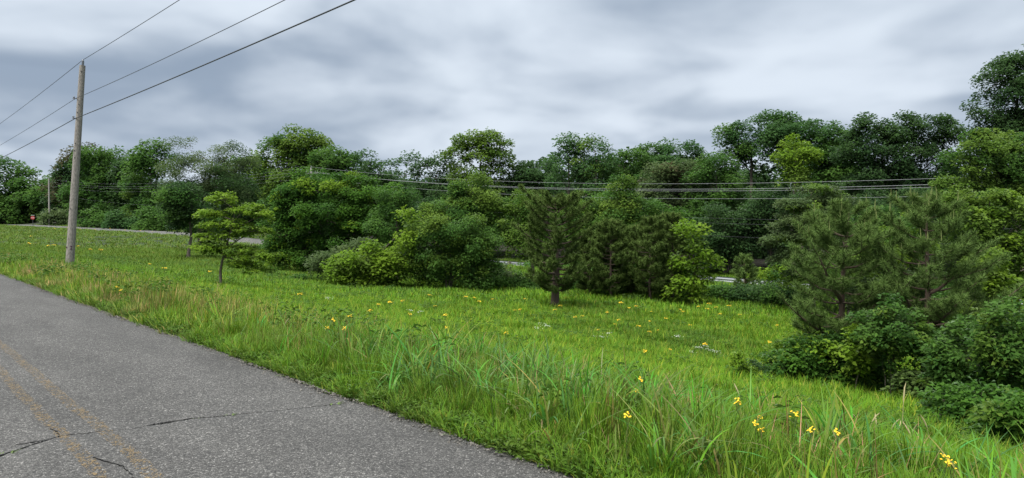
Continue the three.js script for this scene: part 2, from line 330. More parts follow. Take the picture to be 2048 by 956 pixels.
// lobes: [px, py, half width px, half height px, shift in depth m, density] in the photograph, at the tree's own distance
function tree(o) {
  const r = rng(treeSeed++ * 7919), base = ground(o.px, o.d), mpp = o.d / FOCAL, pal = PAL[o.pal], pal2 = o.pal2 ? PAL[o.pal2] : null;
  const root = thing(o.name, base, o.label, o.cat || (o.shrub ? 'bush' : 'tree'), o.group);
  const foliage = new Buf(), wood = new Buf(), R = o.R || 0.022 * o.d / 1.6 + 0.1, L = o.leaf || Math.max(0.085, 0.0037 * o.d), flat = o.flat || 0.72, dens = (o.dens || 1) * 1.35;
  const lobes = o.lobes.map(([x, y, w, h, dz = 0, k = 1]) => ({ c: at(x, y, o.d + dz).sub(base), r: V(w * mpp, h * mpp, w * mpp * (o.deep || 0.85)), k }));
  const topY = Math.max(...lobes.map((l) => l.c.y + l.r.y * 0.5)), tr = o.trunk || 0.02 * topY + 0.02;
  const barkTone = o.bark || [1, 1, 1], lean = o.lean || 0;
  // trunk
  const mid = lobes.reduce((a, l) => a.addScaledVector(l.c, 1 / lobes.length), V()), spine = [];
  const tops = o.shrub ? topY * 0.5 : topY * 0.86;
  for (let k = 0; k <= 8; k++) { const u = k / 8; spine.push(V(lerp(0, mid.x, smooth(0.2, 1, u)) + lean * u + 0.05 * topY * 0.25 * n2(u * 2, treeSeed), -0.15 + (tops + 0.15) * u, lerp(0, mid.z, smooth(0.2, 1, u)) * 0.6 + 0.02 * topY * n2(u * 2, treeSeed + 50))); }
  const stems = o.stems || 1;
  tube(wood, spine, spine.map((_, k) => tr * (1.15 - 0.95 * k / 8) + (k === 0 ? tr * 0.25 : 0)), o.d < 60 ? 8 : 6, barkTone);
  for (let k = 1; k < stems; k++) { const a = r() * 6.3, q = spine.map((p, i) => p.clone().add(V(Math.cos(a) * (0.12 + 0.06 * i) * topY * 0.25, 0, Math.sin(a) * (0.12 + 0.06 * i) * topY * 0.25))); tube(wood, q, q.map((_, i) => tr * 0.7 * (1.1 - 0.95 * i / 8)), 6, barkTone); }
  const onSpine = (h) => { const u = clamp((h + 0.15) / (tops + 0.15)) * 8, i = Math.min(7, Math.floor(u)); return spine[i].clone().lerp(spine[i + 1], u - i); };
  for (const l of lobes) {
    const side = Math.hypot(l.c.x, l.c.z), from = onSpine(Math.max(topY * (o.bare || 0.12), l.c.y - l.r.y * 0.8 - side * 0.35)), lr = tr * 0.42 * clamp(1.15 - l.c.y / (topY * 1.3), 0.25, 1);
    tube(wood, bend(from, l.c, 0.05 * side, 5, r, 0.08 * l.r.x), [1, 0.86, 0.7, 0.56, 0.42, 0.3].map((k) => k * lr + 0.008), 5, barkTone);
    const area = 4 * Math.PI * Math.pow((Math.pow(l.r.x * l.r.y, 1.6) + Math.pow(l.r.x * l.r.z, 1.6) + Math.pow(l.r.y * l.r.z, 1.6)) / 3, 1 / 1.6);
    const count = Math.max(3, Math.round(area / (Math.PI * R * R * 0.8) * dens * l.k));
    for (let k = 0; k < count; k++) {
      const dir = sphere(r, 0.5), spray = r() < 0.14, u = spray ? 1 + 0.16 * r() : r() < 0.78 ? 0.86 + 0.2 * gauss(r) : 0.25 + 0.5 * r(), bump = 1 + (o.rough || 0.22) * n3(dir.x * 2.2 + l.c.x, dir.y * 2.2 + l.c.y, dir.z * 2.2 + treeSeed);
      const c = V(l.c.x + dir.x * l.r.x * u * bump, l.c.y + dir.y * l.r.y * u * bump, l.c.z + dir.z * l.r.z * u * bump);
      if (c.y < 0.05) c.y = 0.05 + r() * 0.3;
      if (lobes.some((m) => m !== l && Math.hypot((c.x - m.c.x) / m.r.x, (c.y - m.c.y) / m.r.y, (c.z - m.c.z) / m.r.z) < 0.62) && r() < 0.75) continue;
      const back = dir.z < -0.35 && base.z + c.z < 0 ? 0.6 : 1, RR_ = R * (0.6 + 0.75 * r()) * (spray ? 0.55 : 1), n = Math.round(1.25 * Math.PI * RR_ * RR_ / (0.3 * L * L) * back * (o.thick || 1));
      const young = pal2 && r() < (o.young || 0.25);
      clump(foliage, c, dir, RR_, flat, n, L, young ? pal2 : pal, r(), r, o);
      if (r() < (o.twig ?? 0.35)) tube(wood, bend(l.c.clone().lerp(c, 0.15), c, 0.03, 3, r, 0.06 * l.r.x), [1, 0.7, 0.45, 0.2].map((k) => k * lr * 0.35 + 0.005), 3, barkTone);
    }
  }
  part(o.shrub ? 'foliage' : 'crown', foliage.geo(), mLeaf, root); part(o.shrub ? 'stems' : 'trunk', wood.geo(), mBark, root);
  return root;
}
function needles(b, p, dir, n, L, w, pal, r, tilt = 1.15) {
  const t = r();
  for (let k = 0; k < n; k++) {
    const e = sphere(r).multiplyScalar(tilt).addScaledVector(dir, 0.75).normalize(), l = L * (0.7 + 0.5 * r()), s = V(r() - 0.5, r() - 0.5, r() - 0.5).cross(e).normalize().multiplyScalar(w / 2), u = clamp(t * 0.6 + r() * 0.4), nn = V().crossVectors(s, e).normalize(); if (nn.y < 0) { nn.negate(); s.negate(); }
    Q.copy(nn).multiplyScalar(0.5).addScaledVector(e, 0.3).add(V(0, 0.35, 0)).normalize();
    const c = [0, 1, 2].map((i) => lerp(pal[0][i], pal[1][i], u)), o = p.clone().addScaledVector(dir, -L * 0.35 * r());
    const v = b.vert(o.x - s.x, o.y - s.y, o.z - s.z, Q.x, Q.y, Q.z, ...c); b.vert(o.x + s.x, o.y + s.y, o.z + s.z, Q.x, Q.y, Q.z, ...c); b.vert(o.x + e.x * l, o.y + e.y * l - 0.02 * l, o.z + e.z * l, Q.x, Q.y, Q.z, ...c); b.tri(v, v + 1, v + 2);
  }
}
const candleGeo = new THREE.CylinderGeometry(0.004, 0.011, 0.2, 5); candleGeo.translate(0, 0.1, 0);
const mCandle = new THREE.MeshStandardMaterial({ color: lin(0.17, 0.2, 0.06), roughness: 0.9 });
// env: crown half width in metres by share of the height
function pine(o) {
  const r = rng(treeSeed++ * 104729), base = ground(o.px, o.d), H = at(o.px, o.top, o.d).y - base.y, pal = PAL[o.pal || 'pine'], b = new Buf(), wood = new Buf();
  const root = thing('pine_tree', base, o.label, 'pine tree', o.group), tr = o.trunk || 0.018 * H, k0 = o.clear || 0.12, W = o.w * o.d / FOCAL, Ln = o.needle || 0.17, wn = o.wn || 0.0004 * o.d + 0.002, tufts = [];
  const bow = o.bow || 0, spine = []; for (let k = 0; k <= 10; k++) { const u = k / 10; spine.push(V((o.lean || 0) * u + bow * Math.sin(u * 3.1) + 0.03 * n2(u * 3, treeSeed), -0.2 + (H * 0.97 + 0.2) * u, 0.04 * n2(u * 3, treeSeed + 9))); }
  const tone = o.bark || [0.85, 0.66, 0.58]; tube(wood, spine, spine.map((_, k) => tr * (1.1 - 1.0 * k / 10) + 0.008), 8, tone);
  const on = (u) => { const x = clamp(u) * 10, i = Math.min(9, Math.floor(x)); return spine[i].clone().lerp(spine[i + 1], x - i); };
  const env = o.env || [[0, 0.5], [0.2, 0.9], [0.45, 1], [0.75, 0.62], [0.92, 0.3], [1, 0.08]];
  const branch = (u, a, len, rise, thick, subs) => {
    const p0 = on(u), end = p0.clone().add(V(Math.cos(a) * len, len * rise, Math.sin(a) * len * (o.deep || 1))), path = bend(p0, end, -0.1 * len, 5, r, 0.06 * len), br = tr * thick;
    tube(wood, path, path.map((_, i) => br * (1 - 0.8 * i / 5) + 0.004), 6, tone);
    for (let j = 1; j <= subs; j++) {
      const f = 0.22 + 0.78 * j / subs, x = f * 5, i = Math.min(4, Math.floor(x)), q = path[i].clone().lerp(path[i + 1], x - i), al = a + (j === subs ? 0 : (j % 2 ? 0.9 : -0.9) + (r() - 0.5) * 0.9), sl = (0.25 + 0.4 * r()) * (1.2 - 0.5 * f), e = q.clone().add(V(Math.cos(al) * sl, sl * (0.4 + 0.7 * r()), Math.sin(al) * sl));
      tube(wood, [q, q.clone().lerp(e, 0.5).add(V(0, -0.03, 0)), e], [br * 0.3 + 0.004, br * 0.2 + 0.003, 0.003], 3, tone);
      const dir = e.clone().sub(q).normalize().add(V(0, 0.35, 0)).normalize(); for (let g = 0; g < 7; g++) needles(b, e.clone().lerp(q, g * 0.13), dir, Math.round((o.n || 34) * 0.85), Ln, wn, pal, r);
      tufts.push(e);
    }
  };
  for (const l of o.limbs || []) branch(...l);
  for (let u = k0; u < 0.985; u += (o.step || 0.06) * (0.7 + 0.6 * r())) {
    const m = 3 + Math.floor(r() * 3), a0 = r() * 6.3;
    for (let k = 0; k < m; k++) {
      const a = a0 + k * 6.283 / m + (r() - 0.5) * 0.7, v = (u - k0) / (1 - k0), len = W * table(env, v) * (0.62 + 0.5 * r()), rise = lerp(0.25, 0.85, v) + (r() - 0.5) * 0.3, p0 = on(u);
      const end = p0.clone().add(V(Math.cos(a) * len, len * rise * 0.75, Math.sin(a) * len * (o.deep || 1))), path = bend(p0, end, -0.12 * len, 5, r, 0.05 * len), br = tr * 0.34 * (1 - u * 0.6) * clamp(len / W + 0.3);
      tube(wood, path, path.map((_, i) => br * (1 - 0.8 * i / 5) + 0.004), 5, tone);
      for (let j = 1; j <= (o.subs || 5); j++) {
        const f = 0.3 + 0.7 * j / (o.subs || 5), x = f * 5, i = Math.min(4, Math.floor(x)), q = path[i].clone().lerp(path[i + 1], x - i), last = j === (o.subs || 5);
        const al = a + (last ? 0 : (j % 2 ? 0.8 : -0.8) + (r() - 0.5) * 0.6), sl = last ? 0.12 : (0.2 + 0.3 * r()) * Math.min(0.9, len) * (1.15 - 0.4 * f), e = q.clone().add(V(Math.cos(al) * sl, sl * (0.5 + 0.5 * r()), Math.sin(al) * sl));
        tube(wood, [q, q.clone().lerp(e, 0.5).add(V(0, -0.02, 0)), e], [br * 0.35 + 0.004, br * 0.25 + 0.003, 0.003], 3, tone);
        const dir = e.clone().sub(q).normalize().add(V(0, 0.35, 0)).normalize(), count = Math.round((o.n || 34) * 0.85);
        for (let g = 0; g < (o.along || 6); g++) needles(b, e.clone().lerp(q, g * 0.18), dir, count, Ln, wn, pal, r);
        tufts.push(e);
      }
    }
  }
  const tip = on(1); for (let g = 0; g < 3; g++) needles(b, tip.clone().add(V(0, -0.12 * g, 0)), V(0, 1, 0), 40, Ln, wn, pal, r); tufts.push(tip, tip);
  part('needles', b.geo(), mNeedle, root); part('trunk', wood.geo(), mBark, root);
  const order = tufts.map((p) => [p.y / H + 0.75 * r(), p]).sort((p, q) => q[0] - p[0]).map((p) => p[1]); tufts.splice(0, tufts.length, ...order);
  for (let k = 0; k < (o.candles || 0); k++) { const c = part('candle_shoot', candleGeo, mCandle, root), p = tufts[Math.floor(k * 0.9)] || tip; c.position.copy(p).add(V((r() - 0.5) * 0.08, 0.02, (r() - 0.5) * 0.08)); c.scale.setScalar((0.45 + 0.6 * r()) * (o.candle || 1)); c.rotation.set((r() - 0.5) * 0.2, 0, (r() - 0.5) * 0.2); }
  return root;
}
// ------------------------------------------------------------------ the far wood, tree by tree (beyond the highway)
const far = 'trees of the wood beyond the highway', T = (name, px, d, pal, label, lobes, more = {}) => tree({ name, px, d, pal, label, lobes, group: far, ...more });
T('broadleaf_tree', 15, 216, 'mid', 'rounded green tree at the far left end of the wood', [[10, 360, 45, 40], [-10, 400, 50, 40], [35, 410, 40, 38], [0, 430, 50, 25]]);
T('broadleaf_tree', 80, 216, 'mid', 'low grey-green tree right behind the small distant pole', [[75, 372, 38, 32], [100, 400, 40, 38], [55, 415, 38, 32]], { pal2: 'grey' });
T('oak_tree', 150, 197, 'oak', 'dark reddish-green tree with ragged top behind the tall leaning pole', [[175, 322, 34, 26], [150, 350, 34, 30], [135, 385, 38, 40], [190, 365, 36, 36]], { rough: 0.3, pal2: 'brown', young: 0.35 });
T('broadleaf_tree', 215, 172, 'mid', 'full green tree just right of the tall leaning pole', [[205, 328, 40, 27], [225, 360, 46, 40], [190, 395, 46, 45], [240, 410, 42, 42]]);
T('broadleaf_tree', 265, 168, 'oak', 'dark tree squeezed between two brighter trees of the left wood', [[265, 345, 32, 32], [262, 390, 36, 44], [270, 430, 36, 30]]);
T('tulip_tree', 303, 160, 'mid', 'bright pointed tree with peaked crown, left of the wispy tree', [[300, 310, 28, 24], [305, 335, 36, 28], [285, 375, 36, 40], [325, 385, 34, 46], [300, 425, 44, 32]], { pal2: 'light', young: 0.3 });
T('broadleaf_tree', 85, 210, 'mid', 'low bright tree beside the small red sign', [[75, 410, 30, 26], [110, 420, 34, 24], [95, 390, 30, 24]], { pal2: 'light' });
T('broadleaf_tree', 480, 130, 'mid', 'low green tree between the wispy tree and the tall pale tree', [[500, 365, 44, 40], [470, 400, 46, 40], [520, 420, 46, 40]]);
T('sweetgum_tree', 595, 115, 'light', 'tall pale green tree with broad domed top left of the crossarm pole', [[600, 292, 48, 26], [558, 318, 34, 32], [640, 312, 36, 28], [590, 340, 54, 34], [545, 365, 40, 42], [660, 345, 42, 34], [600, 400, 70, 50]], { pal2: 'mid', young: 0.3 });
T('broadleaf_tree', 680, 108, 'mid', 'rounded vivid green tree behind the crossarm pole', [[665, 325, 40, 22], [690, 345, 40, 26], [650, 360, 40, 34], [700, 385, 46, 42], [660, 420, 50, 40]]);
T('slender_tree', 724, 116, 'blue', 'sparse thin-topped tree right of the crossarm pole', [[722, 318, 22, 18, 0, 0.7], [718, 345, 26, 20, 0, 0.7], [735, 375, 34, 32]], { rough: 0.3, thick: 0.7 });
T('slender_tree', 768, 112, 'oak', 'dark low tree left of the twin spindly tops', [[765, 345, 30, 22], [775, 385, 40, 36], [760, 420, 40, 36]]);
T('slender_tree', 800, 118, 'blue', 'pair of spindly pointed tops against the sky', [[790, 338, 12, 20, 0, 0.6], [822, 330, 13, 22, 0, 0.6], [808, 362, 30, 22, 0, 0.8], [815, 400, 40, 34]], { rough: 0.3, thick: 0.6 });
T('broadleaf_tree', 868, 104, 'oak', 'dark tree left of the round airy pale crown', [[880, 335, 24, 20], [862, 360, 34, 30], [880, 400, 44, 44]]);
T('elm_tree', 958, 90, 'light', 'round airy pale crown with branches showing, tallest of the middle', [[945, 292, 30, 24], [980, 290, 30, 24], [920, 312, 26, 24, 0, 0.9], [1003, 312, 22, 26, 0, 0.9], [960, 320, 44, 26, 0, 0.8], [990, 345, 30, 26, 0, 0.8], [940, 350, 34, 24, 0, 0.7], [965, 395, 56, 44]], { rough: 0.2, thick: 0.9, twig: 0.7, R: 0.95 });
T('broadleaf_tree', 1062, 92, 'oak', 'dark rounded tree between the round crown and the twin-topped tree', [[1058, 350, 40, 24], [1045, 385, 46, 36], [1085, 390, 40, 40]]);
T('tulip_tree', 1138, 86, 'blue', 'left one of two twin-topped blue-green trees', [[1142, 298, 25, 24, 0, 0.8], [1136, 328, 30, 28, 0, 0.9], [1130, 365, 36, 34]], { rough: 0.26, thick: 0.85, twig: 0.6, pal2: 'light', young: 0.15 });
T('tulip_tree', 1190, 84, 'blue', 'right one of two twin-topped blue-green trees', [[1188, 296, 26, 22, 0, 0.8], [1200, 320, 26, 24, 0, 0.8], [1184, 345, 34, 30, 0, 0.8], [1195, 385, 40, 40]], { rough: 0.26, thick: 0.8, twig: 0.7, pal2: 'light', young: 0.15, bark: [2.4, 2.4, 2.4] });
T('broadleaf_tree', 1250, 86, 'mid', 'plain mid-green tree right of the twin-topped pair', [[1248, 332, 38, 24], [1268, 360, 36, 30], [1235, 385, 36, 36]]);
T('tulip_tree', 1345, 88, 'blue', 'tree with three small peaks in a row on its top', [[1308, 308, 18, 18], [1340, 303, 22, 20], [1378, 304, 20, 18], [1330, 335, 48, 22], [1380, 335, 34, 22]], { pal2: 'mid' });
T('oak_tree', 1330, 78, 'grey', 'dull grey-green oak below the three small peaks', [[1320, 352, 44, 24], [1375, 350, 42, 26], [1340, 390, 60, 40], [1300, 420, 46, 44]], { pal2: 'brown', young: 0.3 });
T('broadleaf_tree', 1440, 74, 'mid', 'green tree filling the left flank of the tall right-hand wood', [[1440, 335, 40, 26], [1425, 375, 50, 38], [1455, 420, 54, 48], [1410, 440, 44, 50]]);
T('broadleaf_tree', 1500, 78, 'blue', 'tall tree with stepped left shoulder, left of the darkest oak', [[1488, 275, 40, 28], [1540, 262, 46, 30], [1470, 310, 36, 30], [1525, 305, 50, 36, 0, 0.9]], { pal2: 'mid' });
T('broadleaf_tree', 1605, 76, 'blue', 'tall leafy tree with a rounded top beside the yellow-green patch', [[1598, 262, 34, 26], [1570, 290, 40, 34], [1625, 285, 28, 30], [1600, 330, 46, 40]]);
T('sapling_tree', 1585, 66, 'bright', 'yellow-green crown standing out in front of the tall dark wood', [[1590, 300, 24, 18], [1575, 330, 28, 24], [1610, 325, 24, 22], [1590, 365, 26, 24, 0, 0.7]], { pal2: 'light', young: 0.5 });
T('broadleaf_tree', 1680, 74, 'mid', 'fresh green tree between the tall leafy tree and the wide dark oak', [[1672, 275, 36, 24], [1650, 310, 36, 34], [1690, 315, 36, 36], [1665, 355, 44, 36]], { pal2: 'blue' });
T('oak_tree', 1810, 66, 'oak', 'wide dark oak with a bumpy flat top', [[1745, 268, 38, 30], [1795, 262, 40, 28], [1850, 262, 42, 28], [1890, 275, 34, 32], [1720, 310, 44, 40], [1790, 315, 56, 44], [1870, 320, 52, 46], [1760, 370, 60, 46], [1850, 380, 62, 50]], { rough: 0.22 });
T('oak_tree', 2040, 57, 'oak', 'tallest dark tree at the right edge, rising above all others', [[2060, 140, 60, 44], [2005, 165, 46, 40], [2040, 205, 66, 46], [1985, 225, 40, 36, 0, 0.8], [2080, 260, 80, 60], [2010, 270, 50, 40]], { rough: 0.24, thick: 0.9 });
for (const [px, d, y, w, h, pal, label] of [
  [1450, 68, 470, 60, 60, 'oak', 'dark understorey tree behind the right guardrail'], [1540, 68, 440, 56, 60, 'oak', 'dark tree with hanging branch behind the right guardrail'], [1640, 62, 430, 60, 66, 'oak', 'dark understorey tree below the wide oak'], [1740, 60, 450, 66, 66, 'oak', 'shadowy understorey tree under the wide oak left half'], [1850, 56, 440, 66, 66, 'oak', 'shadowy understorey tree under the wide oak right half'],
  [1310, 74, 470, 60, 50, 'deep', 'understorey tree behind the clump of pines'], [1200, 78, 440, 60, 56, 'deep', 'understorey tree beneath the twin-topped pair'], [1080, 84, 440, 60, 54, 'deep', 'understorey tree behind the lone middle pine'], [960, 88, 450, 60, 50, 'deep', 'understorey tree beneath the round airy crown'], [850, 98, 440, 56, 46, 'oak', 'understorey tree behind the big dark dome'],
  [330, 147, 445, 44, 30, 'mid', 'low bush at the highway edge left of the wispy tree'], [270, 156, 448, 40, 22, 'blue', 'low bush at the far highway edge beneath the pointed tree'], [215, 166, 442, 42, 24, 'mid', 'low bush at the far highway edge right of the tall pole'], [126, 188, 438, 30, 11, 'grey', 'pale low bush at the foot of the small distant pole'], [20, 213, 432, 46, 18, 'mid', 'low bush at the left end of the far highway edge'], [430, 132, 445, 44, 34, 'oak', 'dark bush at the highway edge behind the sapling'],
]) T('understorey_tree', px, d, pal, label, [[px, y, w, h], [px - w * 0.6, y + h * 0.4, w * 0.6, h * 0.6], [px + w * 0.5, y + h * 0.35, w * 0.6, h * 0.6]], { shrub: true, stems: 3 });
{                                                                    // deeper in the wood nothing can be told apart: one mass of foliage
  const r = rng(991), b = new Buf(); clump(b, V(0, 0, 0), V(0, 0.4, 0.6).normalize(), 1.7, 0.75, 130, 0.5, PAL.oak, 0.5, r, {});
  const places = []; for (let k = 0; k < 9500; k++) { const a = lerp(-330, 190, r()), q = -(26 + 34 * r()), [x, z] = HX(a, q), top = 11.5 * (0.85 + 0.2 * n2(a * 0.05, 3)); places.push([x, land(x, z) + 0.4 + top * Math.pow(r(), 0.8), z]); }
  const m = shade(new THREE.InstancedMesh(b.geo(), mLeaf, places.length)), M = new THREE.Matrix4(), E = new THREE.Euler(), q = new THREE.Quaternion();
  places.forEach((p, k) => { E.set(0, r() * 6.3, 0); m.setMatrixAt(k, M.compose(V(...p), q.setFromEuler(E), V(1, 1, 1).multiplyScalar(0.8 + 0.6 * r()))); const v = 0.7 + 0.5 * r(); m.setColorAt(k, lin(v, v, v)); });
  m.name = 'woodland'; scene.add(m); tag(m, 'depth of the wood behind the front row of trees', 'woodland', null, 'stuff');
}

// ------------------------------------------------------------------ trees and bushes on our side of the highway
const N_ = (name, px, d, pal, label, lobes, more = {}) => tree({ name, px, d, pal, label, lobes, ...more });
N_('locust_tree', 400, 78, 'grey', 'wispy tree with feathery twigs sticking up, behind the sapling', [[380, 300, 34, 24, 0, 0.4], [430, 318, 30, 18, 0, 0.3], [470, 308, 22, 12, 0, 0.22], [400, 345, 56, 34, 0, 0.9], [460, 350, 44, 34, 0, 0.7], [380, 385, 50, 36], [450, 400, 60, 40], [420, 435, 60, 34]], { slim: 0.42, rough: 0.4, thick: 0.75, twig: 0.9, pal2: 'oak', young: 0.5, leaf: 0.2 });
N_('young_oak_tree', 377, 60, 'mid', 'small tree with a bare leaning trunk left of the sapling', [[360, 395, 38, 22], [395, 415, 36, 22], [350, 425, 30, 20], [385, 445, 34, 20]], { trunk: 0.13, lean: 0.5, pal2: 'oak', young: 0.4 });
N_('maple_tree', 660, 50, 'deep', 'wide dark green dome of a tree with branches to the grass', [[622, 440, 52, 44, 2], [625, 490, 44, 36, 2], [640, 385, 66, 36], [700, 385, 62, 34], [585, 410, 52, 40], [760, 402, 50, 38], [640, 440, 90, 50], [730, 450, 80, 50], [575, 470, 50, 50], [620, 500, 70, 38], [560, 510, 34, 30], [700, 505, 80, 40], [780, 440, 34, 46]], { deep: 0.7, rough: 0.22, pal2: 'bright', young: 0.16, leaf: 0.17, trunk: 0.2, R: 0.62 });
N_('sapling_tree', 793, 46, 'mid', 'green young tree leaning on the right flank of the dark dome', [[790, 400, 30, 24], [808, 430, 24, 34], [780, 450, 34, 36]], { leaf: 0.14 });
N_('leafy_bush', 735, 41, 'bright', 'pale yellow-green bush with big leaves at the field edge', [[745, 520, 46, 30], [700, 545, 44, 26], [790, 530, 44, 40], [760, 555, 60, 22], [808, 462, 22, 40], [690, 562, 34, 14]], { shrub: true, stems: 4, pal2: 'light', young: 0.3, leaf: 0.2 });
N_('leafy_bush', 690, 43.5, 'grey', 'grey-green bush half hidden behind the pale yellow-green bush', [[675, 525, 38, 30], [720, 505, 36, 26], [650, 550, 24, 20]], { shrub: true, stems: 3 });
N_('small_bush', 590, 43, 'mid', 'knee-high bush alone in the grass before the dark dome', [[590, 561, 16, 10], [606, 570, 18, 7]], { shrub: true, stems: 3, leaf: 0.12, R: 0.2, pal2: 'grey' });
N_('tulip_tree', 945, 44, 'light', 'peaked light green young tree left of the lone middle pine', [[948, 367, 15, 16], [942, 390, 32, 26], [962, 400, 30, 24], [915, 420, 40, 34], [975, 420, 36, 36], [890, 445, 40, 34], [1000, 430, 24, 34], [940, 465, 56, 36], [855, 440, 20, 30]], { pal2: 'mid', young: 0.45, leaf: 0.15 });
N_('leafy_bush', 900, 41, 'mid', 'tall dense dark bush below the peaked young tree', [[890, 480, 50, 44], [945, 490, 44, 46], [860, 510, 40, 46], [915, 540, 56, 38], [965, 540, 30, 40], [850, 550, 30, 30]], { shrub: true, stems: 5, pal2: 'light', young: 0.35, leaf: 0.14 });
N_('sapling_tree', 1065, 43, 'light', 'light green sapling just behind the top of the lone middle pine', [[1062, 420, 28, 26], [1035, 445, 30, 34], [1085, 430, 26, 30], [1050, 480, 36, 36]], { leaf: 0.15, pal2: 'mid' });
N_('tulip_tree', 1240, 45, 'light', 'peaked bright young tree rising behind the clump of pines', [[1247, 370, 13, 15], [1243, 392, 25, 22], [1232, 415, 36, 30], [1262, 420, 32, 30], [1205, 420, 24, 24], [1290, 440, 26, 30], [1235, 450, 50, 30], [1160, 435, 30, 30], [1130, 425, 24, 22]], { pal2: 'mid', young: 0.4, leaf: 0.15 });
N_('tulip_sapling', 1390, 36.5, 'bright', 'bright broad-leaved sapling at the right end of the pine clump', [[1385, 468, 22, 24], [1378, 510, 26, 30], [1405, 520, 22, 34], [1385, 560, 34, 30], [1372, 590, 28, 18]], { pal2: 'light', young: 0.3, leaf: 0.21, thick: 0.85 });
pine({ px: 1110, d: 34, top: 396, w: 76, label: 'lone pine with a short thick trunk in the middle of the field edge', pal: 'pineWarm', trunk: 0.2, clear: 0.2, step: 0.05, env: [[0, 0.5], [0.15, 0.9], [0.4, 1.05], [0.7, 1.05], [0.88, 0.85], [1, 0.35]], bark: [0.6, 0.52, 0.48], n: 44, subs: 6, wn: 0.019, bow: 0.06 });
for (const [px, d, top, w, label] of [
  [1180, 39, 462, 46, 'shortest pine of the clump, directly right of the lone pine'], [1222, 38, 440, 48, 'pine with bare thin stem, second in the clump from the lone pine'], [1262, 39.5, 452, 46, 'bushy pine in the middle of the clump'], [1300, 37.5, 432, 50, 'full pine right of the middle of the clump'], [1345, 38, 424, 48, 'tallest pine of the clump, left of the bright sapling'], [1330, 41, 440, 46, 'pine standing at the back of the clump']])
  pine({ px, d, top, w, label, group: 'pines of the clump at the field edge', pal: 'pineWarm', trunk: 0.07, clear: 0.16, step: 0.055, candles: 6, candle: 1.2, n: 38, subs: 5, wn: 0.019, bark: [0.6, 0.52, 0.48], env: [[0, 0.6], [0.25, 1], [0.6, 0.85], [0.85, 0.5], [1, 0.12]] });
pine({ px: 1490, d: 42, top: 508, w: 26, label: 'tiny pine in front of the right stretch of guardrail', subs: 3, n: 22, clear: 0.05, step: 0.09, trunk: 0.04 });
for (const [px, d, y, w, h, pal, label] of [
  [1440, 40, 596, 34, 20, 'mid', 'low bush under the right stretch of guardrail, beside the bright sapling'], [1500, 39, 597, 40, 20, 'oak', 'dark low bush below the tiny pine'], [1570, 37, 594, 40, 27, 'oak', 'dark bush at the right end of the open field'], [1545, 43, 550, 24, 18, 'bright', 'small bright bush in front of the right guardrail'],
  [1010, 47, 565, 34, 26, 'grey', 'brownish scrub on the bank below the left stretch of guardrail'], [1060, 43, 585, 34, 16, 'mid', 'low green scrub behind the trunk of the lone pine'], [1000, 43, 580, 30, 18, 'deep', 'low scrub at the foot of the tall dense bush'], [1160, 42, 585, 40, 18, 'deep', 'low scrub between the lone pine and the clump'], [1260, 41, 590, 50, 18, 'deep', 'low scrub among the stems of the pine clump'], [1340, 40, 590, 40, 18, 'deep', 'low scrub at the foot of the tallest clump pine'],
  [880, 66, 535, 60, 18, 'mid', 'roadside scrub at the highway edge behind the tall dense bush'], [1085, 60, 545, 40, 18, 'mid', 'roadside scrub at the highway edge behind the lone pine'], [1160, 57, 550, 44, 20, 'deep', 'roadside scrub seen between the lone pine and the clump'], [1250, 54, 558, 50, 20, 'deep', 'roadside scrub behind the middle of the pine clump'], [1335, 51, 566, 40, 18, 'mid', 'roadside scrub behind the right end of the pine clump'], [600, 78, 505, 60, 14, 'deep', 'roadside scrub behind the dark dome tree'], [1700, 42, 585, 60, 30, 'deep', 'thicket behind the trunk of the left near pine'], [1810, 40, 592, 60, 34, 'mid', 'thicket behind the right near pine'], [1920, 38, 600, 60, 40, 'mid', 'thicket behind the vivid lime bush'],
  [1745, 36, 450, 50, 36, 'mid', 'leafy vine-covered bush between the two near pines'], [1700, 30, 540, 60, 50, 'light', 'light green bush seen through the left near pine'], [1800, 30, 500, 50, 60, 'bright', 'bright tall bush seen behind the right near pine'],
]) N_('field_bush', px, d, pal, label, [[px, y, w, h], [px - w * 0.55, y + h * 0.4, w * 0.6, h * 0.6], [px + w * 0.55, y + h * 0.3, w * 0.6, h * 0.6]], { shrub: true, stems: 3, pal2: 'mid', young: 0.3 });
N_('dogwood_tree', 1625, 34, 'grey', 'layered pale grey-green tree behind the left near pine', [[1625, 385, 34, 20], [1590, 415, 40, 18], [1655, 410, 36, 20], [1610, 450, 56, 20], [1575, 480, 34, 18], [1640, 485, 50, 22], [1595, 520, 46, 22], [1630, 555, 50, 30]], { pal2: 'light', young: 0.35, flat: 0.4, leaf: 0.13 });
N_('sweetgum_tree', 1990, 36, 'light', 'large light green tree at the right edge below the tallest tree', [[1965, 300, 50, 34], [2025, 300, 46, 34], [1930, 340, 50, 40], [1990, 350, 60, 44], [2050, 350, 50, 50], [1935, 395, 50, 40], [2010, 410, 66, 46], [2070, 420, 50, 60]], { pal2: 'mid', young: 0.35, leaf: 0.15 });
N_('sweetgum_tree', 1985, 25, 'light', 'nearer leafy tree with yellowish tips right of the right near pine', [[1925, 405, 40, 24], [1975, 395, 36, 22], [1950, 450, 52, 40], [2020, 440, 50, 46], [1975, 510, 50, 44], [2040, 510, 50, 50], [1960, 570, 46, 40], [2030, 590, 60, 46]], { pal2: 'bright', young: 0.25, leaf: 0.13, R: 0.34 });
N_('leafy_bush', 1985, 19, 'bright', 'vivid lime bush right beside the right near pine', [[1975, 530, 34, 26], [1990, 565, 40, 34], [1960, 610, 40, 40], [2000, 640, 46, 46]], { shrub: true, stems: 4, pal2: 'light', young: 0.4, leaf: 0.11, R: 0.26 });
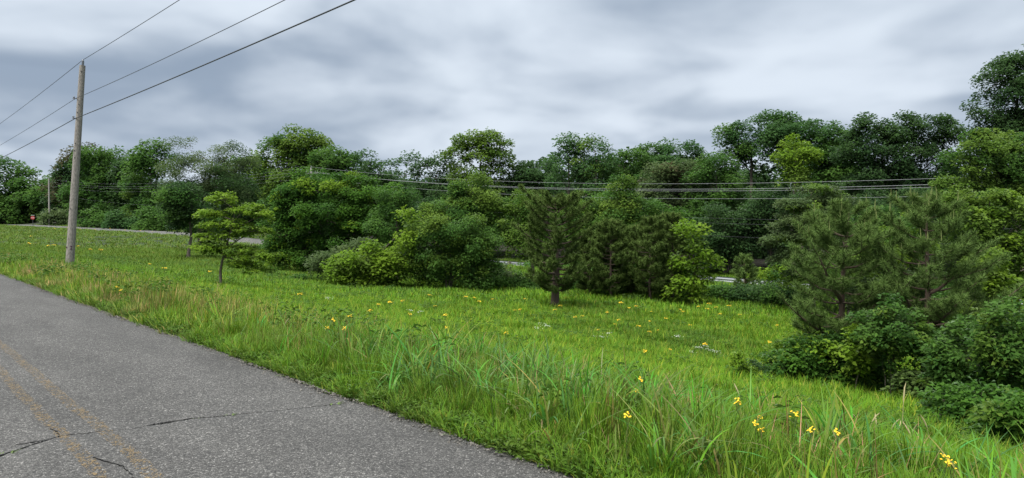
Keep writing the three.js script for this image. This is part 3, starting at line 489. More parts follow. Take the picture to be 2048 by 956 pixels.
pine({ px: 1690, d: 18.5, top: 405, w: 118, label: 'left one of the two near pines, forking above dark bushes', trunk: 0.1, clear: 0.3, step: 0.06, candles: 46, candle: 1.15, subs: 7, n: 38, needle: 0.17, wn: 0.0095, bark: [0.7, 0.58, 0.52], lean: 0.1, bow: -0.12, limbs: [[0.3, 2.9, 1.35, 0.55, 0.6, 9], [0.38, 0.2, 1.1, 0.75, 0.5, 8], [0.5, 2.5, 1.0, 1.1, 0.55, 8], [0.34, -2.0, 1.2, 0.5, 0.5, 8], [0.3, 1.3, 1.1, 0.4, 0.5, 8]], env: [[0, 0.85], [0.25, 1], [0.5, 0.9], [0.75, 0.7], [0.92, 0.4], [1, 0.12]] });
pine({ px: 1848, d: 17.5, top: 388, w: 124, label: 'right one of the two near pines, with a long bare lower trunk', trunk: 0.095, clear: 0.36, step: 0.055, candles: 54, candle: 1.15, subs: 7, n: 38, needle: 0.17, wn: 0.0095, bark: [0.7, 0.58, 0.52], lean: 0.05, bow: 0.08, limbs: [[0.4, 0.15, 1.9, 0.42, 0.62, 11], [0.42, 2.7, 1.2, 0.95, 0.55, 9], [0.55, 0.5, 1.0, 1.0, 0.5, 8], [0.45, -1.8, 1.2, 0.6, 0.5, 8], [0.4, 1.6, 1.3, 0.5, 0.5, 8]], env: [[0, 0.8], [0.25, 1], [0.5, 0.85], [0.75, 0.6], [0.92, 0.35], [1, 0.12]] });
N_('leafy_bush', 1650, 18, 'deep', 'dark tangled bush under the left near pine', [[1640, 720, 60, 44], [1700, 700, 50, 50], [1585, 735, 50, 36], [1680, 760, 70, 36], [1545, 745, 36, 26], [1760, 740, 50, 46]], { shrub: true, stems: 6, pal2: 'bright', young: 0.16, leaf: 0.11, R: 0.25, trunk: 0.03 });
N_('leafy_bush', 1715, 17, 'bright', 'upright light green sapling growing out of the dark bush', [[1718, 675, 22, 22], [1712, 705, 26, 24], [1725, 735, 22, 22]], { shrub: true, leaf: 0.12, R: 0.2, trunk: 0.02 });
N_('leafy_bush', 1590, 19, 'light', 'yellowish bush at the left end of the dark tangled bush', [[1600, 690, 32, 16], [1570, 705, 34, 18], [1625, 700, 30, 20]], { shrub: true, stems: 3, pal2: 'bright', young: 0.5, leaf: 0.1, R: 0.2, trunk: 0.02 });
N_('small_bush', 1477, 17, 'bright', 'small lime yellow-green plant standing alone at the meadow edge', [[1477, 722, 14, 12], [1490, 745, 14, 12]], { shrub: true, stems: 3, leaf: 0.08, R: 0.12, trunk: 0.012 });
N_('small_bush', 1515, 17.5, 'oak', 'dark spiky weed between lime plant and the tangled bush', [[1512, 740, 18, 18], [1500, 752, 16, 14]], { shrub: true, stems: 3, leaf: 0.08, R: 0.14, trunk: 0.012 });
for (const [px, d, y, w, h, pal, label] of [
  [1870, 16, 775, 70, 52, 'pine', 'dull dark scrub around the foot of the right near pine'], [1950, 15, 720, 84, 80, 'mid', 'dark leafy scrub right of the right near pine'], [2035, 14, 680, 70, 90, 'mid', 'light leafy bush at the right edge of the picture'], [1960, 13, 825, 90, 50, 'deep', 'low dark scrub at the lower right'], [2050, 11.5, 850, 80, 66, 'deep', 'near scrub at the lower right corner'], [1790, 16.5, 665, 66, 56, 'mid', 'thin scrub between the two near pines'], [1780, 19, 590, 70, 56, 'grey', 'brownish scrub behind the gap of the two near pines'], [1900, 20, 650, 70, 60, 'deep', 'shaded scrub filling the space behind the right near pine'],
]) N_('scrub_bush', px, d, pal, label, [[px, y, w, h], [px - w * 0.55, y + h * 0.4, w * 0.6, h * 0.6], [px + w * 0.55, y + h * 0.3, w * 0.6, h * 0.6]], { shrub: true, stems: 4, pal2: 'light', young: 0.15, leaf: 0.1, R: 0.24, trunk: 0.02 });
// the sapling in the field: flat plates of foliage
tree({ name: 'field_sapling', px: 440, d: 31, pal: 'bright', cat: 'tree', label: 'bright green sapling with layered branches alone in the field', lobes: [[446, 400, 28, 13], [492, 420, 36, 11], [424, 428, 28, 8], [524, 432, 24, 8], [448, 450, 44, 8], [512, 464, 40, 9], [436, 474, 44, 8], [428, 498, 40, 9], [474, 502, 44, 10], [524, 514, 40, 9], [490, 530, 38, 8, 0, 0.7], [412, 494, 20, 8], [512, 542, 34, 6, 0, 0.5]], pal2: 'light', young: 0.2, flat: 0.45, leaf: 0.12, R: 0.22, trunk: 0.06, deep: 0.8, twig: 0.5, thick: 0.7, rough: 0.3, bare: 0.34 });

// ------------------------------------------------------------------ poles, wires and the sign
const woodMap = noiseTexture(256, (i, j) => { const a = n2(i * 0.09, j * 0.008), b = n2(i * 0.35, j * 0.02 + 40), c = n2(i * 0.06, j * 0.05 + 90), v = 0.66 + 0.12 * a + 0.1 * b - (a + b * 0.7 > 1.0 ? 0.3 : 0) - 0.08 * c; return [v, v * 0.97, v * 0.94]; });
woodMap.repeat.set(1, 4);
const mPole = new THREE.MeshStandardMaterial({ map: woodMap, color: lin(0.62, 0.6, 0.58), roughness: 0.95 });
const mPaleWood = new THREE.MeshStandardMaterial({ map: woodMap, color: lin(0.85, 0.84, 0.82), roughness: 0.95 });
const mDark = new THREE.MeshStandardMaterial({ color: lin(0.05, 0.05, 0.055), roughness: 0.6 }), mWire = new THREE.MeshStandardMaterial({ color: lin(0.06, 0.062, 0.07), roughness: 0.6 }), mAlu = new THREE.MeshStandardMaterial({ color: lin(0.3, 0.31, 0.32), roughness: 0.6 }), mCeramic = new THREE.MeshStandardMaterial({ color: lin(0.16, 0.17, 0.19), roughness: 0.35 });
function wire(name, a, b, sag, radius, mat, label, group) {
  const pts = []; for (let k = 0; k <= 40; k++) { const u = k / 40, p = a.clone().lerp(b, u); p.y -= 4 * sag * u * (1 - u); pts.push(p.sub(a)); }
  const w = shade(new THREE.Mesh(new THREE.TubeGeometry(new THREE.CatmullRomCurve3(pts), 60, radius, 5), mat)); w.name = numbered(name); w.position.copy(a); scene.add(w); tag(w, label, 'wire', group);
}
const insulator = new THREE.LatheGeometry([[0.001, 0], [0.03, 0], [0.03, 0.05], ...[0, 1, 2, 3, 4].flatMap((k) => [[0.085, 0.06 + k * 0.06], [0.04, 0.095 + k * 0.06]]), [0.03, 0.4], [0.001, 0.4]].map(([x, y]) => new THREE.Vector2(x, y)), 12);
{
  const d = 32, base = ground(138, d), O = V(base.x, base.y, base.z), top = at(165, 131, d), axis = top.clone().sub(O), len = axis.length();
  const root = thing('utility_pole', O, 'tall weathered grey wooden utility pole leaning right beside the road', 'utility pole');
  root.quaternion.setFromUnitVectors(V(0, 1, 0), axis.clone().normalize());
  const g = new THREE.CylinderGeometry(0.115, 0.175, len + 0.5, 18, 12); g.translate(0, (len - 0.5) / 2, 0); part('shaft', g, mPole, root);
  const ins = part('top_insulator', insulator, mCeramic, root); ins.position.set(0.02, len - 0.03, 0.02); ins.scale.setScalar(0.72);
  const bolt = new THREE.CylinderGeometry(0.02, 0.02, 0.05, 6); bolt.rotateX(Math.PI / 2);
  for (const u of [0.97, 0.81, 0.77, 0.62, 0.585, 0.55, 0.3]) { const k = part('bolt', bolt, mDark, root); k.position.set(0.03 * Math.sin(u * 40), u * len, lerp(0.175, 0.115, u)); }
  const H2 = (at(152, 198, d).y - O.y) / axis.y * len, H3 = (at(151, 237, d).y - O.y) / axis.y * len;
  const arm = new THREE.CylinderGeometry(0.016, 0.016, 0.34, 6); arm.rotateZ(Math.PI / 2);
  const spool = new THREE.LatheGeometry([[0.001, -0.05], [0.045, -0.05], [0.045, -0.03], [0.025, 0], [0.045, 0.03], [0.045, 0.05], [0.001, 0.05]].map(([x, y]) => new THREE.Vector2(x, y)), 10);
  for (const [h, off] of [[H2, -0.27], [H3, -0.24]]) { const a = part('side_bracket', arm, mDark, root); a.position.set(off + 0.12, h, 0); const s = part('spool_insulator', spool, mCeramic, a); s.position.set(-0.13, 0.03, 0); }
  const tagGeo = new THREE.BoxGeometry(0.06, 0.05, 0.02), mTag = new THREE.MeshStandardMaterial({ color: lin(0.05, 0.01, 0.03), roughness: 0.5 });
  for (const [x, y] of [[-0.1, 0.98], [0.1, 1.03], [0.1, 0.92]]) { const k = part('marker_tag', tagGeo, mTag, root); k.position.set(x, y, 0.148); }
  const tops = [top.clone().add(V(0.02, 0.24, 0)), at(151, 197, d), at(150, 237, d)], names = ['topmost thin power wire', 'middle thin power wire', 'lowest thick cable'], rad = [0.011, 0.01, 0.017];
  tops.forEach((p, k) => {
    const step = (s) => p.clone().add(V(-0.6655 * s, 0, -0.7464 * s));
    wire('overhead_wire', p, step(-54), [0.3, 0.38, 0.2][k], rad[k], mWire, names[k] + ' running overhead from the leaning pole', 'wires on the leaning pole');
    wire('overhead_wire', p, step(70), [0.45, 0.4, 0.4][k], rad[k], mWire, names[k] + ' going off left from the leaning pole', 'wires on the leaning pole');
  });
}
{
  const line = (px, q) => { const k = (px - 1024) / FOCAL, dd = (69.1 - 1.3454 * q) / (1 + 0.9 * k); return V(k * dd, 0, -dd); };
  const B = line(623, 2), C = line(2330, 2), A = line(99, -9.9); for (const p of [A, B, C]) p.y = land(p.x, p.z);
  const poleGeo = (h, r) => { const g = new THREE.CylinderGeometry(r * 0.7, r, h + 0.6, 12); g.translate(0, (h - 0.6) / 2, 0); return g; };
  const yB = 8.35, armB = 7.8;
  const mkPole = (P, hTop, hArm, label) => {
    const root = thing('utility_pole', P, label, 'utility pole'); part('shaft', poleGeo(hTop - P.y - 0.1, 0.15), mPaleWood, root);
    const yaw = Math.atan2(0.669, 0.743), armGeo = new THREE.BoxGeometry(2.0, 0.12, 0.1), a = part('crossarm', armGeo, mPaleWood, root); a.position.y = hArm - P.y - 0.22; a.rotation.y = -yaw + Math.PI / 2; a.position.z += 0.16;
    for (const x of [-0.9, -0.6, 0.6, 0.9]) { const i = part('insulator', insulator, mAlu, a); i.position.set(x, 0.06, 0); i.scale.set(0.7, 0.55, 0.7); }
    const i = part('top_insulator', insulator, mAlu, root); i.position.set(0, hTop - P.y - 0.12, 0); i.scale.setScalar(0.6); return a.rotation.y;
  };
  mkPole(B, yB, armB, 'distant power pole whose crossarm peeks over the dark dome tree'); mkPole(C, 4.45, 3.95, 'power pole beyond the right edge that carries the highway wires');
  { const top = at(99, 357, -A.z).y, root = thing('utility_pole', A, 'small pale distant pole at the left edge of the wood', 'utility pole'); part('shaft', poleGeo(top - A.y, 0.22), mPaleWood, root); const i = part('top_insulator', insulator, mAlu, root); i.position.y = top - A.y - 0.1; i.scale.setScalar(0.8); A.y = top; }
  const armDir = V(-0.669, 0, 0.743);
  const rows = [['topmost', yB, 4.43, 0, 1.3, 0.009], ['second', armB, 4.06, 0.9, 1.3, 0.011], ['third', armB - 0.05, 3.98, -0.9, 1.3, 0.009], ['fourth', 7.1, 3.42, 0.15, 1.3, 0.008], ['upper low', 5.5, 1.75, 0.15, 1.0, 0.006], ['middle low', 5.15, 1.4, 0.15, 1.0, 0.006], ['lowest', 4.2, 0.5, 0.15, 1.0, 0.006]];
  rows.forEach(([n, y1, y2, off, sag, rad], k) => {
    const p = V(B.x, y1, B.z).addScaledVector(armDir, off), q = V(C.x, y2, C.z).addScaledVector(armDir, off);
    wire('highway_wire', p, q, sag, rad, k < 4 ? mAlu : mWire, n + ' of the wires strung along the highway to the right', 'wires along the highway');
    if (k < 4 || k === 6) wire('highway_wire', p, V(A.x, A.y - 0.15 - k * 0.55, A.z).addScaledVector(armDir, off * 0.4), 1.6, rad * 0.6, mAlu, n + ' of the wires along the highway left of the crossarm pole', 'wires along the highway');
  });
}
{
  const k = (66 - 1024) / FOCAL, d = 69.1 / (1 + 0.9 * k) - 4, base = V(k * d, 0, -d); base.y = land(base.x, base.z);
  const root = thing('road_sign', base, 'small red sign on a thin dark post by the far highway', 'sign'), mid = at(66, 435.5, d).y - base.y;
  part('post', new THREE.BoxGeometry(0.08, mid + 0.5, 0.06).translate(0, (mid + 0.5) / 2 - 0.2, 0), mDark, root);
  const face = part('sign_face', new THREE.CylinderGeometry(0.4, 0.4, 0.02, 8).rotateY(Math.PI / 8).rotateX(Math.PI / 2), new THREE.MeshStandardMaterial({ color: lin(0.5, 0.07, 0.06), roughness: 0.6 }), root); face.position.set(0, mid, 0.05); face.rotation.y = 0.35;
  const cv = document.createElement('canvas'); cv.width = 128; cv.height = 64; const c = cv.getContext('2d'); c.fillStyle = '#b5322c'; c.fillRect(0, 0, 128, 64); c.fillStyle = '#f2eeee'; c.font = 'bold 50px sans-serif'; c.textAlign = 'center'; c.textBaseline = 'middle'; c.fillText('STOP', 64, 34);
  const tx = new THREE.CanvasTexture(cv); tx.colorSpace = THREE.SRGBColorSpace; const word = part('lettering', new THREE.PlaneGeometry(0.62, 0.31), new THREE.MeshStandardMaterial({ map: tx, roughness: 0.6 }), face); word.position.z = 0.015;
  part('name_blade', new THREE.BoxGeometry(0.75, 0.12, 0.02), new THREE.MeshStandardMaterial({ color: lin(0.3, 0.36, 0.33), roughness: 0.6 }), root).position.set(0, mid + 0.52, 0.02);
}

// ------------------------------------------------------------------ grass
function blade(b, r, x, z, h, w, lean, dir, segs, tone, curl) {
  const dx = Math.cos(dir), dz = Math.sin(dir), px = -dz, pz = dx; let last = -1;
  for (let k = 0; k <= segs; k++) {
    const u = k / segs, out = lean * Math.pow(u, 1.8), y = h * (u - curl * Math.pow(u, 3)), ww = w * (k === segs ? 0 : 1 - 0.75 * u * u) * (u < 0.15 ? 0.75 : 1) / 2, cx = x + dx * out, cz = z + dz * out;
    const ny = 0.8, c = [tone[0], tone[1], tone[2]];
    if (k === segs) { const v = b.vert(cx, y, cz, -dx * 0.3, ny, -dz * 0.3, ...c); b.tri(last, last + 1, v); }
    else { const v = b.vert(cx - px * ww, y, cz - pz * ww, -dx * 0.3 - px * 0.3, ny, -dz * 0.3 - pz * 0.3, ...c); b.vert(cx + px * ww, y, cz + pz * ww, -dx * 0.3 + px * 0.3, ny, -dz * 0.3 + pz * 0.3, ...c); if (last >= 0) { b.tri(last, last + 1, v); b.tri(last + 1, v + 1, v); } last = v; }
  }
}
function tuft(seed, n, rad, h, w, segs, leanMost, curl = 0.25, straw = 0.08) {
  const r = rng(seed), b = new Buf();
  for (let k = 0; k < n; k++) {
    const a = r() * 6.283, q = rad * Math.sqrt(r()), hh = h * (0.5 + 0.7 * r()), s = r() < straw, g = 0.8 + 0.4 * r();
    blade(b, r, Math.cos(a) * q, Math.sin(a) * q, hh, w * (0.7 + 0.6 * r()), hh * leanMost * (0.2 + 0.9 * r()), a + (r() - 0.5) * 2, segs, s ? [2.3 * g, 1.25 * g, 2.2 * g] : [g * (0.85 + 0.3 * r()), g, g * 0.9], curl * r() * 1.6);
  }
  return b.geo();
}
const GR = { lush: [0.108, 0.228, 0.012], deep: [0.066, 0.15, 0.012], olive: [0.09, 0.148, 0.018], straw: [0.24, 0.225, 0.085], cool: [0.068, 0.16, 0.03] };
const mix3 = (a, b, u) => a.map((v, k) => lerp(v, b[k], u));
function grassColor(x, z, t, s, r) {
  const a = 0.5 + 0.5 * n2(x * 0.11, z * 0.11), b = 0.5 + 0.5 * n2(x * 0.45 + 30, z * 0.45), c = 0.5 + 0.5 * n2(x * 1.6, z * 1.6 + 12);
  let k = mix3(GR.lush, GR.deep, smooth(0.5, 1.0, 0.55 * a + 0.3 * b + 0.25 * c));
  k = mix3(k, GR.deep, smooth(28, 60, s) * 0.55); k = mix3(k, GR.olive, clamp(smooth(26, 60, s) * 0.6 + smooth(9, 4, t) * (0.15 + 0.5 * b)));  // far field deeper and more olive, cloud shade partly put into the grass colour
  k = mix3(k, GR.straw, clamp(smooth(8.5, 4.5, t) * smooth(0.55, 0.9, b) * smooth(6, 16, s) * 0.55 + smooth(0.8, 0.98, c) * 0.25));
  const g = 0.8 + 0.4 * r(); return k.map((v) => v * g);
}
function field(name, label, kinds, spots, mat = mGrass) {
  const root = new THREE.Group(); root.name = name; scene.add(root); tag(root, label, 'grass', null, 'stuff');
  const lists = kinds.map(() => []); spots.forEach((p, i) => lists[i % kinds.length].push(p));
  const M = new THREE.Matrix4(), E = new THREE.Euler(), q = new THREE.Quaternion();
  kinds.forEach((g, k) => {
    const m = shade(new THREE.InstancedMesh(g, mat, lists[k].length)); m.name = 'grass_tufts'; m.userData.kind = 'stuff';
    lists[k].forEach((p, i) => { E.set(p.tx || 0, p.turn, p.tz || 0); m.setMatrixAt(i, M.compose(V(p.x, p.y, p.z), q.setFromEuler(E), V(p.w, p.h, p.w))); m.setColorAt(i, lin(...p.c)); });
    root.add(m);
  });
}
const roadEdge = 3.62, keepOff = (t, q) => (t > -1.1 && t < roadEdge) || (q < 0.3 && q > -9.4);
function scatter(count, r0, r1, test, seed, scale) {
  const r = rng(seed), out = [];
  for (let k = 0; k < count; k++) {
    const a = (r() * 2 - 1) * 0.8 - 0.03, rad = Math.sqrt(lerp(r0 * r0, r1 * r1, r())), x = rad * Math.sin(a), z = -rad * Math.cos(a), [s, t] = ST(x, z), q = hq(x, z);
    if (keepOff(t, q)) continue;
    const p = test(x, z, s, t, q, r); if (!p) continue;
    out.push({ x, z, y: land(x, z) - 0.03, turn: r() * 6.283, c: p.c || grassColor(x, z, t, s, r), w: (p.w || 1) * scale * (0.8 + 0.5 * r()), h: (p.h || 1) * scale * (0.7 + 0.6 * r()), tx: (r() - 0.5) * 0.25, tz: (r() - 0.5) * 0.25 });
  }
  return out;
}
const nearKinds = [1, 2, 3, 4].map((k) => tuft(k * 31, 16, 0.09, 0.26, 0.0085, 4, 0.6)), midKinds = [1, 2, 3].map((k) => tuft(k * 57, 20, 0.16, 0.27, 0.014, 3, 0.6)), farKinds = [1, 2, 3].map((k) => tuft(k * 91, 22, 0.34, 0.32, 0.035, 2, 0.6));
const high = (t, x, z) => lerp(1.4, 1, smooth(4.2, 9, t)) * lerp(0.5, 1, smooth(roadEdge, 4.4, t)) * (0.85 + 0.3 * n2(x * 0.5, z * 0.5) + 0.35 * n2(x * 1.9, z * 1.9));
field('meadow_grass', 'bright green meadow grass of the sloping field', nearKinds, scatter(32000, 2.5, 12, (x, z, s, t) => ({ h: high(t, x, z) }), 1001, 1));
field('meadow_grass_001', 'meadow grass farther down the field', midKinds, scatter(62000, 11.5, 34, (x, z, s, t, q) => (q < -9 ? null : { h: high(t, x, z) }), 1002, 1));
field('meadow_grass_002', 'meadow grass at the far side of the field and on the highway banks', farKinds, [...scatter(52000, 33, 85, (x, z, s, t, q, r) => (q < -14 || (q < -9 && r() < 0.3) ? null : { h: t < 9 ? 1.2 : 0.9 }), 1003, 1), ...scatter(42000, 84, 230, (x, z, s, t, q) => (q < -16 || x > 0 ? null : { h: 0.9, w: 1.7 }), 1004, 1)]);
{                                                                    // tall coarse grass along the roadside
  const kinds = [1, 2, 3, 4, 5].map((k) => tuft(k * 131, 9, 0.06, 0.62, 0.02, 8, 0.8, 0.45, 0.05));
  const spots = scatter(9000, 3.5, 14, (x, z, s, t, q, r) => {
    const patch = n2(x * 0.6 + 5, z * 0.6), strip = smooth(3.75, 4.4, t) * smooth(8.2, 5.6, t), here = strip * (0.2 + 0.6 * smooth(-0.2, 0.5, patch)) * lerp(0.12, 1, smooth(12, 6, s));
    return r() < here ? { h: 0.75 + 0.35 * patch, c: mix3([0.1, 0.205, 0.05], GR.lush, r() * 0.7).map((v) => v * (0.65 + 0.85 * r())) } : null;
  }, 1005, 1);
  field('tall_roadside_grass', 'tall broad-bladed coarse grass along the road edge', kinds, spots);
  const dry = [1, 2, 3].map((k) => tuft(k * 171, 12, 0.12, 0.42, 0.006, 4, 0.4, 0.15, 0.5));
  field('straw_grass', 'thin straw-tinted seeding grass on the verge', dry, scatter(26000, 4, 45, (x, z, s, t, q, r) => { const b = 0.5 + 0.5 * n2(x * 0.45 + 30, z * 0.45); return r() < smooth(3.7, 4.6, t) * smooth(9.5, 5, t) * (0.12 + 0.5 * smooth(0.4, 0.9, b)) ? { c: mix3(GR.olive, GR.straw, 0.3 + 0.7 * r()), w: 1 + s * 0.02 } : null; }, 1006, 1));
  const low = [1, 2].map((k) => { const r = rng(k * 77), b = new Buf(); for (let i = 0; i < 26; i++) { const a = r() * 6.3, q = 0.11 * Math.sqrt(r()), g = 0.8 + 0.4 * r(); leaf(b, V(Math.cos(a) * q, 0.02 + 0.1 * r(), Math.sin(a) * q), V(r() - 0.5, 1, r() - 0.5), V(0, 1, 0), 0.3, 0.035 + 0.03 * r(), 0.025, [g, g, g], r); } return b.geo(); });
  field('verge_weeds', 'low clover and weeds creeping over the road edge', low, scatter(60000, 3.5, 26, (x, z, s, t, q, r) => (r() < smooth(4.5, 3.7, t) * smooth(3.55, 3.66, t + 0.08 * n2(x * 2, z * 2)) ? { c: mix3(GR.deep, GR.olive, r()), w: 0.9 } : null), 1007, 1));
}
{                                                                    // loose gravel along the broken edge of the road
  const r = rng(313), g = new THREE.IcosahedronGeometry(0.011, 0), spots = [];
  for (let k = 0; k < 9000; k++) { const s = lerp(-2, 40, Math.pow(r(), 1.7)), t = 3.56 + 0.05 * n2(s * 0.8, 2) + 0.07 * n2(s * 0.12, 9) + 0.13 * (r() + r() - 1) * (0.6 + 0.8 * r()), [x, z] = XZ(s, t); spots.push([x, t < 3.55 ? 0.004 : Math.max(land(x, z) - 0.015, -0.06), z]); }
  const m = shade(new THREE.InstancedMesh(g, new THREE.MeshStandardMaterial({ roughness: 0.95 }), spots.length)), M = new THREE.Matrix4(), q = new THREE.Quaternion();
  spots.forEach((p, k) => { q.setFromEuler(new THREE.Euler(r() * 6, r() * 6, r() * 6)); const z = 0.5 + 1.1 * r() * r(); m.setMatrixAt(k, M.compose(V(...p), q, V(z, z * 0.6, z))); const v = 0.05 + 0.14 * r(); m.setColorAt(k, lin(v * 1.08, v, v * 0.88)); });
  m.name = 'edge_gravel'; scene.add(m); tag(m, 'loose gravel along the broken road edge', 'gravel', null, 'stuff');
}
{                                                                    // leafy forbs scattered through the meadow
  const kinds = [1, 2, 3].map((k) => { const r = rng(k * 707), b = new Buf(); for (let i = 0; i < 46; i++) { const a = r() * 6.3, q = 0.16 * Math.sqrt(r()), g = 0.75 + 0.5 * r(), y = 0.06 + 0.34 * r(); leaf(b, V(Math.cos(a) * q, y, Math.sin(a) * q), V(r() - 0.5, 0.8, r() - 0.5), V(Math.cos(a) * 0.5, 0.8, Math.sin(a) * 0.5).normalize(), 0.3, 0.07 + 0.05 * r(), 0.035, [g, g, g], r); } return b.geo(); });
  field('meadow_weeds', 'leafy weeds scattered through the meadow grass', kinds, scatter(14000, 6, 60, (x, z, s, t, q, r) => (q > 1 && t > 4 && r() < 0.06 + 0.5 * smooth(0.35, 0.8, n2(x * 0.25 + 70, z * 0.25)) ? { c: mix3(mix3(GR.deep, GR.cool, r()), GR.olive, r() * 0.6), w: 0.8 + 0.02 * s, h: t < 7 ? 1.15 : 0.8 } : null), 1011, 1));
  const stems = [1, 2].map((k) => tuft(k * 271, 9, 0.1, 0.5, 0.007, 4, 0.22, 0.05, 0));
  field('verge_stems', 'brownish upright weed stems in the roadside grass', stems, scatter(16000, 4, 26, (x, z, s, t, q, r) => (r() < smooth(3.75, 4.1, t) * smooth(6.4, 4.6, t) * 0.5 * smooth(-0.2, 0.6, n2(x * 0.9, z * 0.9 + 44)) ? { c: mix3([0.13, 0.085, 0.035], GR.olive, r()), w: 1 } : null), 1012, 1));
}
{                                                                    // weeds rooted in the crack
  const g = tuft(909, 14, 0.03, 0.05, 0.006, 2, 0.9), m = new THREE.MeshPhysicalMaterial({ color: lin(0.08, 0.14, 0.03), vertexColors: true, roughness: 0.9, side: THREE.DoubleSide });
  for (const [px, py, k, label] of [[6, 911, 1.3, 'mossy weed in the road crack at the left picture edge'], [390, 838, 0.7, 'tiny weed in the road crack left of the grassy one'], [455, 833, 1.1, 'small grassy weed in the middle of the road crack'], [667, 811, 1.3, 'weed at the right end of the road crack']]) {
    const r = ray(px, py), f = -EYE / r.y, w = thing('crack_weed', V(r.x * f, -0.01, r.z * f), label, 'weed'); const p = part('blades', g, m, w); p.scale.set(k * 1.6, k * 0.8, k); p.rotation.y = 0.6;
  }
}

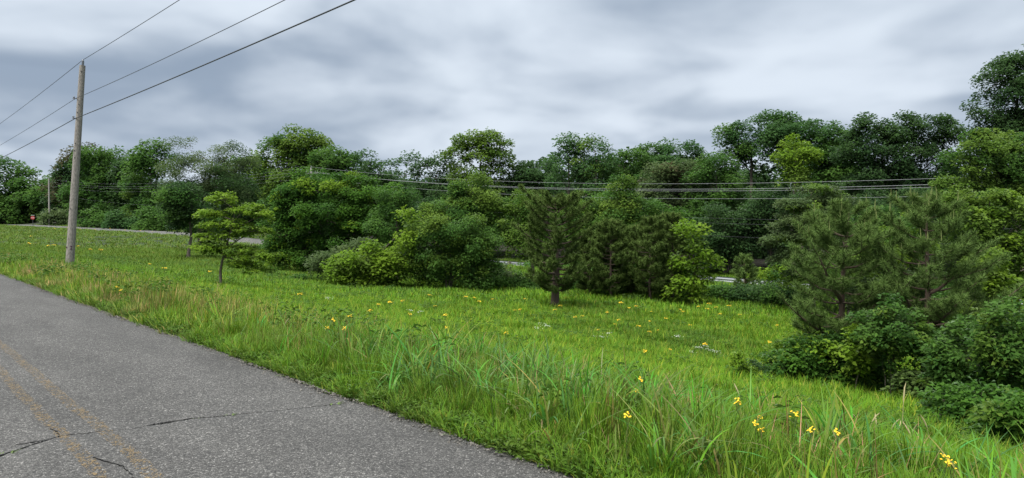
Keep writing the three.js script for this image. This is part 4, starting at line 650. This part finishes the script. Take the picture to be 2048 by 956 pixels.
// ------------------------------------------------------------------ wildflowers and seed stalks
{
  const mStem = new THREE.MeshStandardMaterial({ color: lin(0.09, 0.15, 0.03), roughness: 0.9 }), mYellow = new THREE.MeshStandardMaterial({ color: lin(0.78, 0.5, 0.02), roughness: 0.8 }), mWhite = new THREE.MeshStandardMaterial({ color: lin(0.75, 0.76, 0.72), roughness: 0.8 }), mStraw = new THREE.MeshStandardMaterial({ color: lin(0.34, 0.3, 0.15), roughness: 0.9 });
  const flower = (seed, n, spread, size, h) => {
    const r = rng(seed), stems = new Buf(false), heads = new Buf(false);
    tube(stems, [V(0, -0.03, 0), V(0.01, h * 0.5, 0), V(0, h * 0.85, 0.01)], [0.005, 0.004, 0.003], 4);
    for (let k = 0; k < n; k++) {
      const a = r() * 6.3, q = spread * Math.sqrt(r()), c = V(Math.cos(a) * q, h + 0.04 * r(), Math.sin(a) * q); tube(stems, [V(0, h * 0.82, 0), c], [0.002, 0.002], 3);
      const o = heads.vert(c.x, c.y + 0.006, c.z, 0, 1, 0), tx = (r() - 0.5) * 0.5, tz = (r() - 0.5) * 0.5;
      for (let j = 0; j < 16; j++) { const t = j / 16 * 6.283, m = size * (j % 2 ? 1 : 0.6); heads.vert(c.x + Math.cos(t) * m, c.y + Math.cos(t) * m * tx + Math.sin(t) * m * tz, c.z + Math.sin(t) * m, tx * -0.4, 1, tz * -0.4); }
      for (let j = 0; j < 16; j++) heads.tri(o, o + 1 + (j + 1) % 16, o + 1 + j);
    }
    return [stems.geo(), heads.geo()];
  };
  const yellow = [1, 2, 3].map((k) => flower(k * 19, 11, 0.075, 0.02, 0.42)), white = [1, 2].map((k) => flower(k * 23, 9, 0.13, 0.011, 0.32)), r = rng(404);
  const plant = (name, set, mat, px, py, scale, label, cat, group) => { const p = hit(px, py, 0.4), g = thing(name, p, label, cat, group), [a, b] = set; part('stem', a, mStem, g); part('flower_head', b, mat, g); g.rotation.y = r() * 6.3; const far = lerp(0.4, 1.25, smooth(8, 32, p.length())); g.scale.set(scale * far, scale * lerp(0.95, 1.1, far - 0.4), scale * far); };
  const spots = [[235, 574], [242, 577], [108, 498], [95, 503], [30, 455], [62, 480], [155, 502], [180, 508], [202, 510], [110, 462], [300, 530], [332, 460], [250, 463], [220, 462], [190, 462], [160, 462], [135, 459], [280, 466], [305, 468], [420, 548], [655, 655], [668, 657], [690, 665], [757, 612], [780, 612], [805, 607], [820, 630], [890, 640], [893, 653], [932, 602], [950, 602], [958, 608], [985, 598], [1030, 622], [1040, 623], [1012, 672], [1050, 597], [1110, 622], [1165, 631], [1242, 614], [1258, 618], [1272, 617], [1230, 647], [1237, 646], [1278, 660], [1302, 622], [1215, 626], [1196, 657], [1315, 657], [1298, 667], [1332, 638], [1300, 640], [1360, 619], [1366, 622], [1395, 620], [1418, 616], [1414, 619], [1432, 621], [1458, 621], [1440, 630], [1480, 632], [1555, 650], [1340, 694], [1410, 697], [1290, 714], [1275, 775], [1283, 776], [1477, 822], [1520, 815], [1512, 848], [1522, 850], [1590, 852], [1620, 875], [1150, 640], [1120, 615], [870, 615], [700, 640], [740, 630], [860, 598], [1890, 935], [1903, 934], [1676, 880], [1540, 690], [1380, 650], [1255, 840], [600, 600], [330, 545], [60, 500]];
  const where = (x, y) => (y < 470 ? ['beside the far highway', 'along the highway'] : x < 450 ? ['in the grass around the leaning pole and sapling', 'round the leaning pole'] : y > 760 ? ['in the tall verge grass of the foreground', 'on the verge'] : x > 1180 && y < 632 ? ['along the foot of the pine clump and dark bushes', 'under the pine clump'] : x < 1000 ? ['in the meadow before the dark dome and pale bush', 'in the left meadow'] : ['in the open meadow before the lone pine', 'in the middle meadow']);
  spots.forEach(([x, y], k) => plant('yellow_wildflower', yellow[k % 3], mYellow, x, y, 0.75 + 0.5 * r() + (y < 520 ? 0.5 : 0), 'yellow wildflower ' + where(x, y)[0], 'wildflower', 'yellow wildflowers ' + where(x, y)[1]));
  for (const [x, y] of [[1195, 668], [1207, 669], [1214, 668], [1352, 672], [1358, 673], [1392, 691], [1400, 692], [1408, 693], [1418, 695], [1428, 699], [1436, 700], [1386, 698], [1085, 648], [1078, 655], [1092, 652], [820, 618], [840, 622], [660, 487 + 110], [170, 472]]) plant('white_wildflower', white[k_(x)], mWhite, x, y, 0.8 + 0.4 * r(), x > 1340 ? 'tiny white wildflower in the patch left of the lime plant' : x > 1000 ? 'tiny white wildflower in the grass before the lone pine' : 'tiny white wildflower in the left part of the meadow', 'wildflower', x > 1340 ? 'white wildflowers in the right patch' : x > 1000 ? 'white wildflowers before the lone pine' : 'white wildflowers on the left');
  function k_(x) { return x % 2; }
  const stalkBuf = new Buf(false), headBuf = new Buf(false); tube(stalkBuf, [V(0, -0.03, 0), V(0.02, 0.35, 0), V(0.07, 0.62, 0)], [0.004, 0.0035, 0.003], 4); tube(headBuf, [V(0.065, 0.6, 0), V(0.09, 0.68, 0), V(0.12, 0.76, 0), V(0.15, 0.82, 0.01)], [0.004, 0.011, 0.01, 0.002], 5);
  const sg = stalkBuf.geo(), hg = headBuf.geo();
  for (const [px, top, d] of [[1848, 868, 8], [1808, 768, 8.5], [1776, 835, 8], [1800, 850, 8.3], [1735, 870, 7.6], [1730, 895, 7.2], [1488, 770, 9], [1822, 905, 7.2], [1790, 880, 7], [1760, 850, 8.8], [1840, 930, 6.6], [1870, 830, 8.4], [1230, 790, 7.4], [560, 700, 11]]) {
    const b = ground(px, d), s = thing('grass_seed_stalk', b, 'straw-coloured seed stalk rising above the verge grass', 'grass stalk', 'straw seed stalks on the verge'), h = clamp((at(px, top, d).y - b.y) / 0.82, 0.5, 1.4); part('stalk', sg, mStraw, s); part('seed_head', hg, mStraw, s); s.scale.set(0.9, h, 0.9); s.rotation.y = r() * 6.3;
  }
}
console.log('triangles', Math.round(total));
renderer.render(scene, camera);
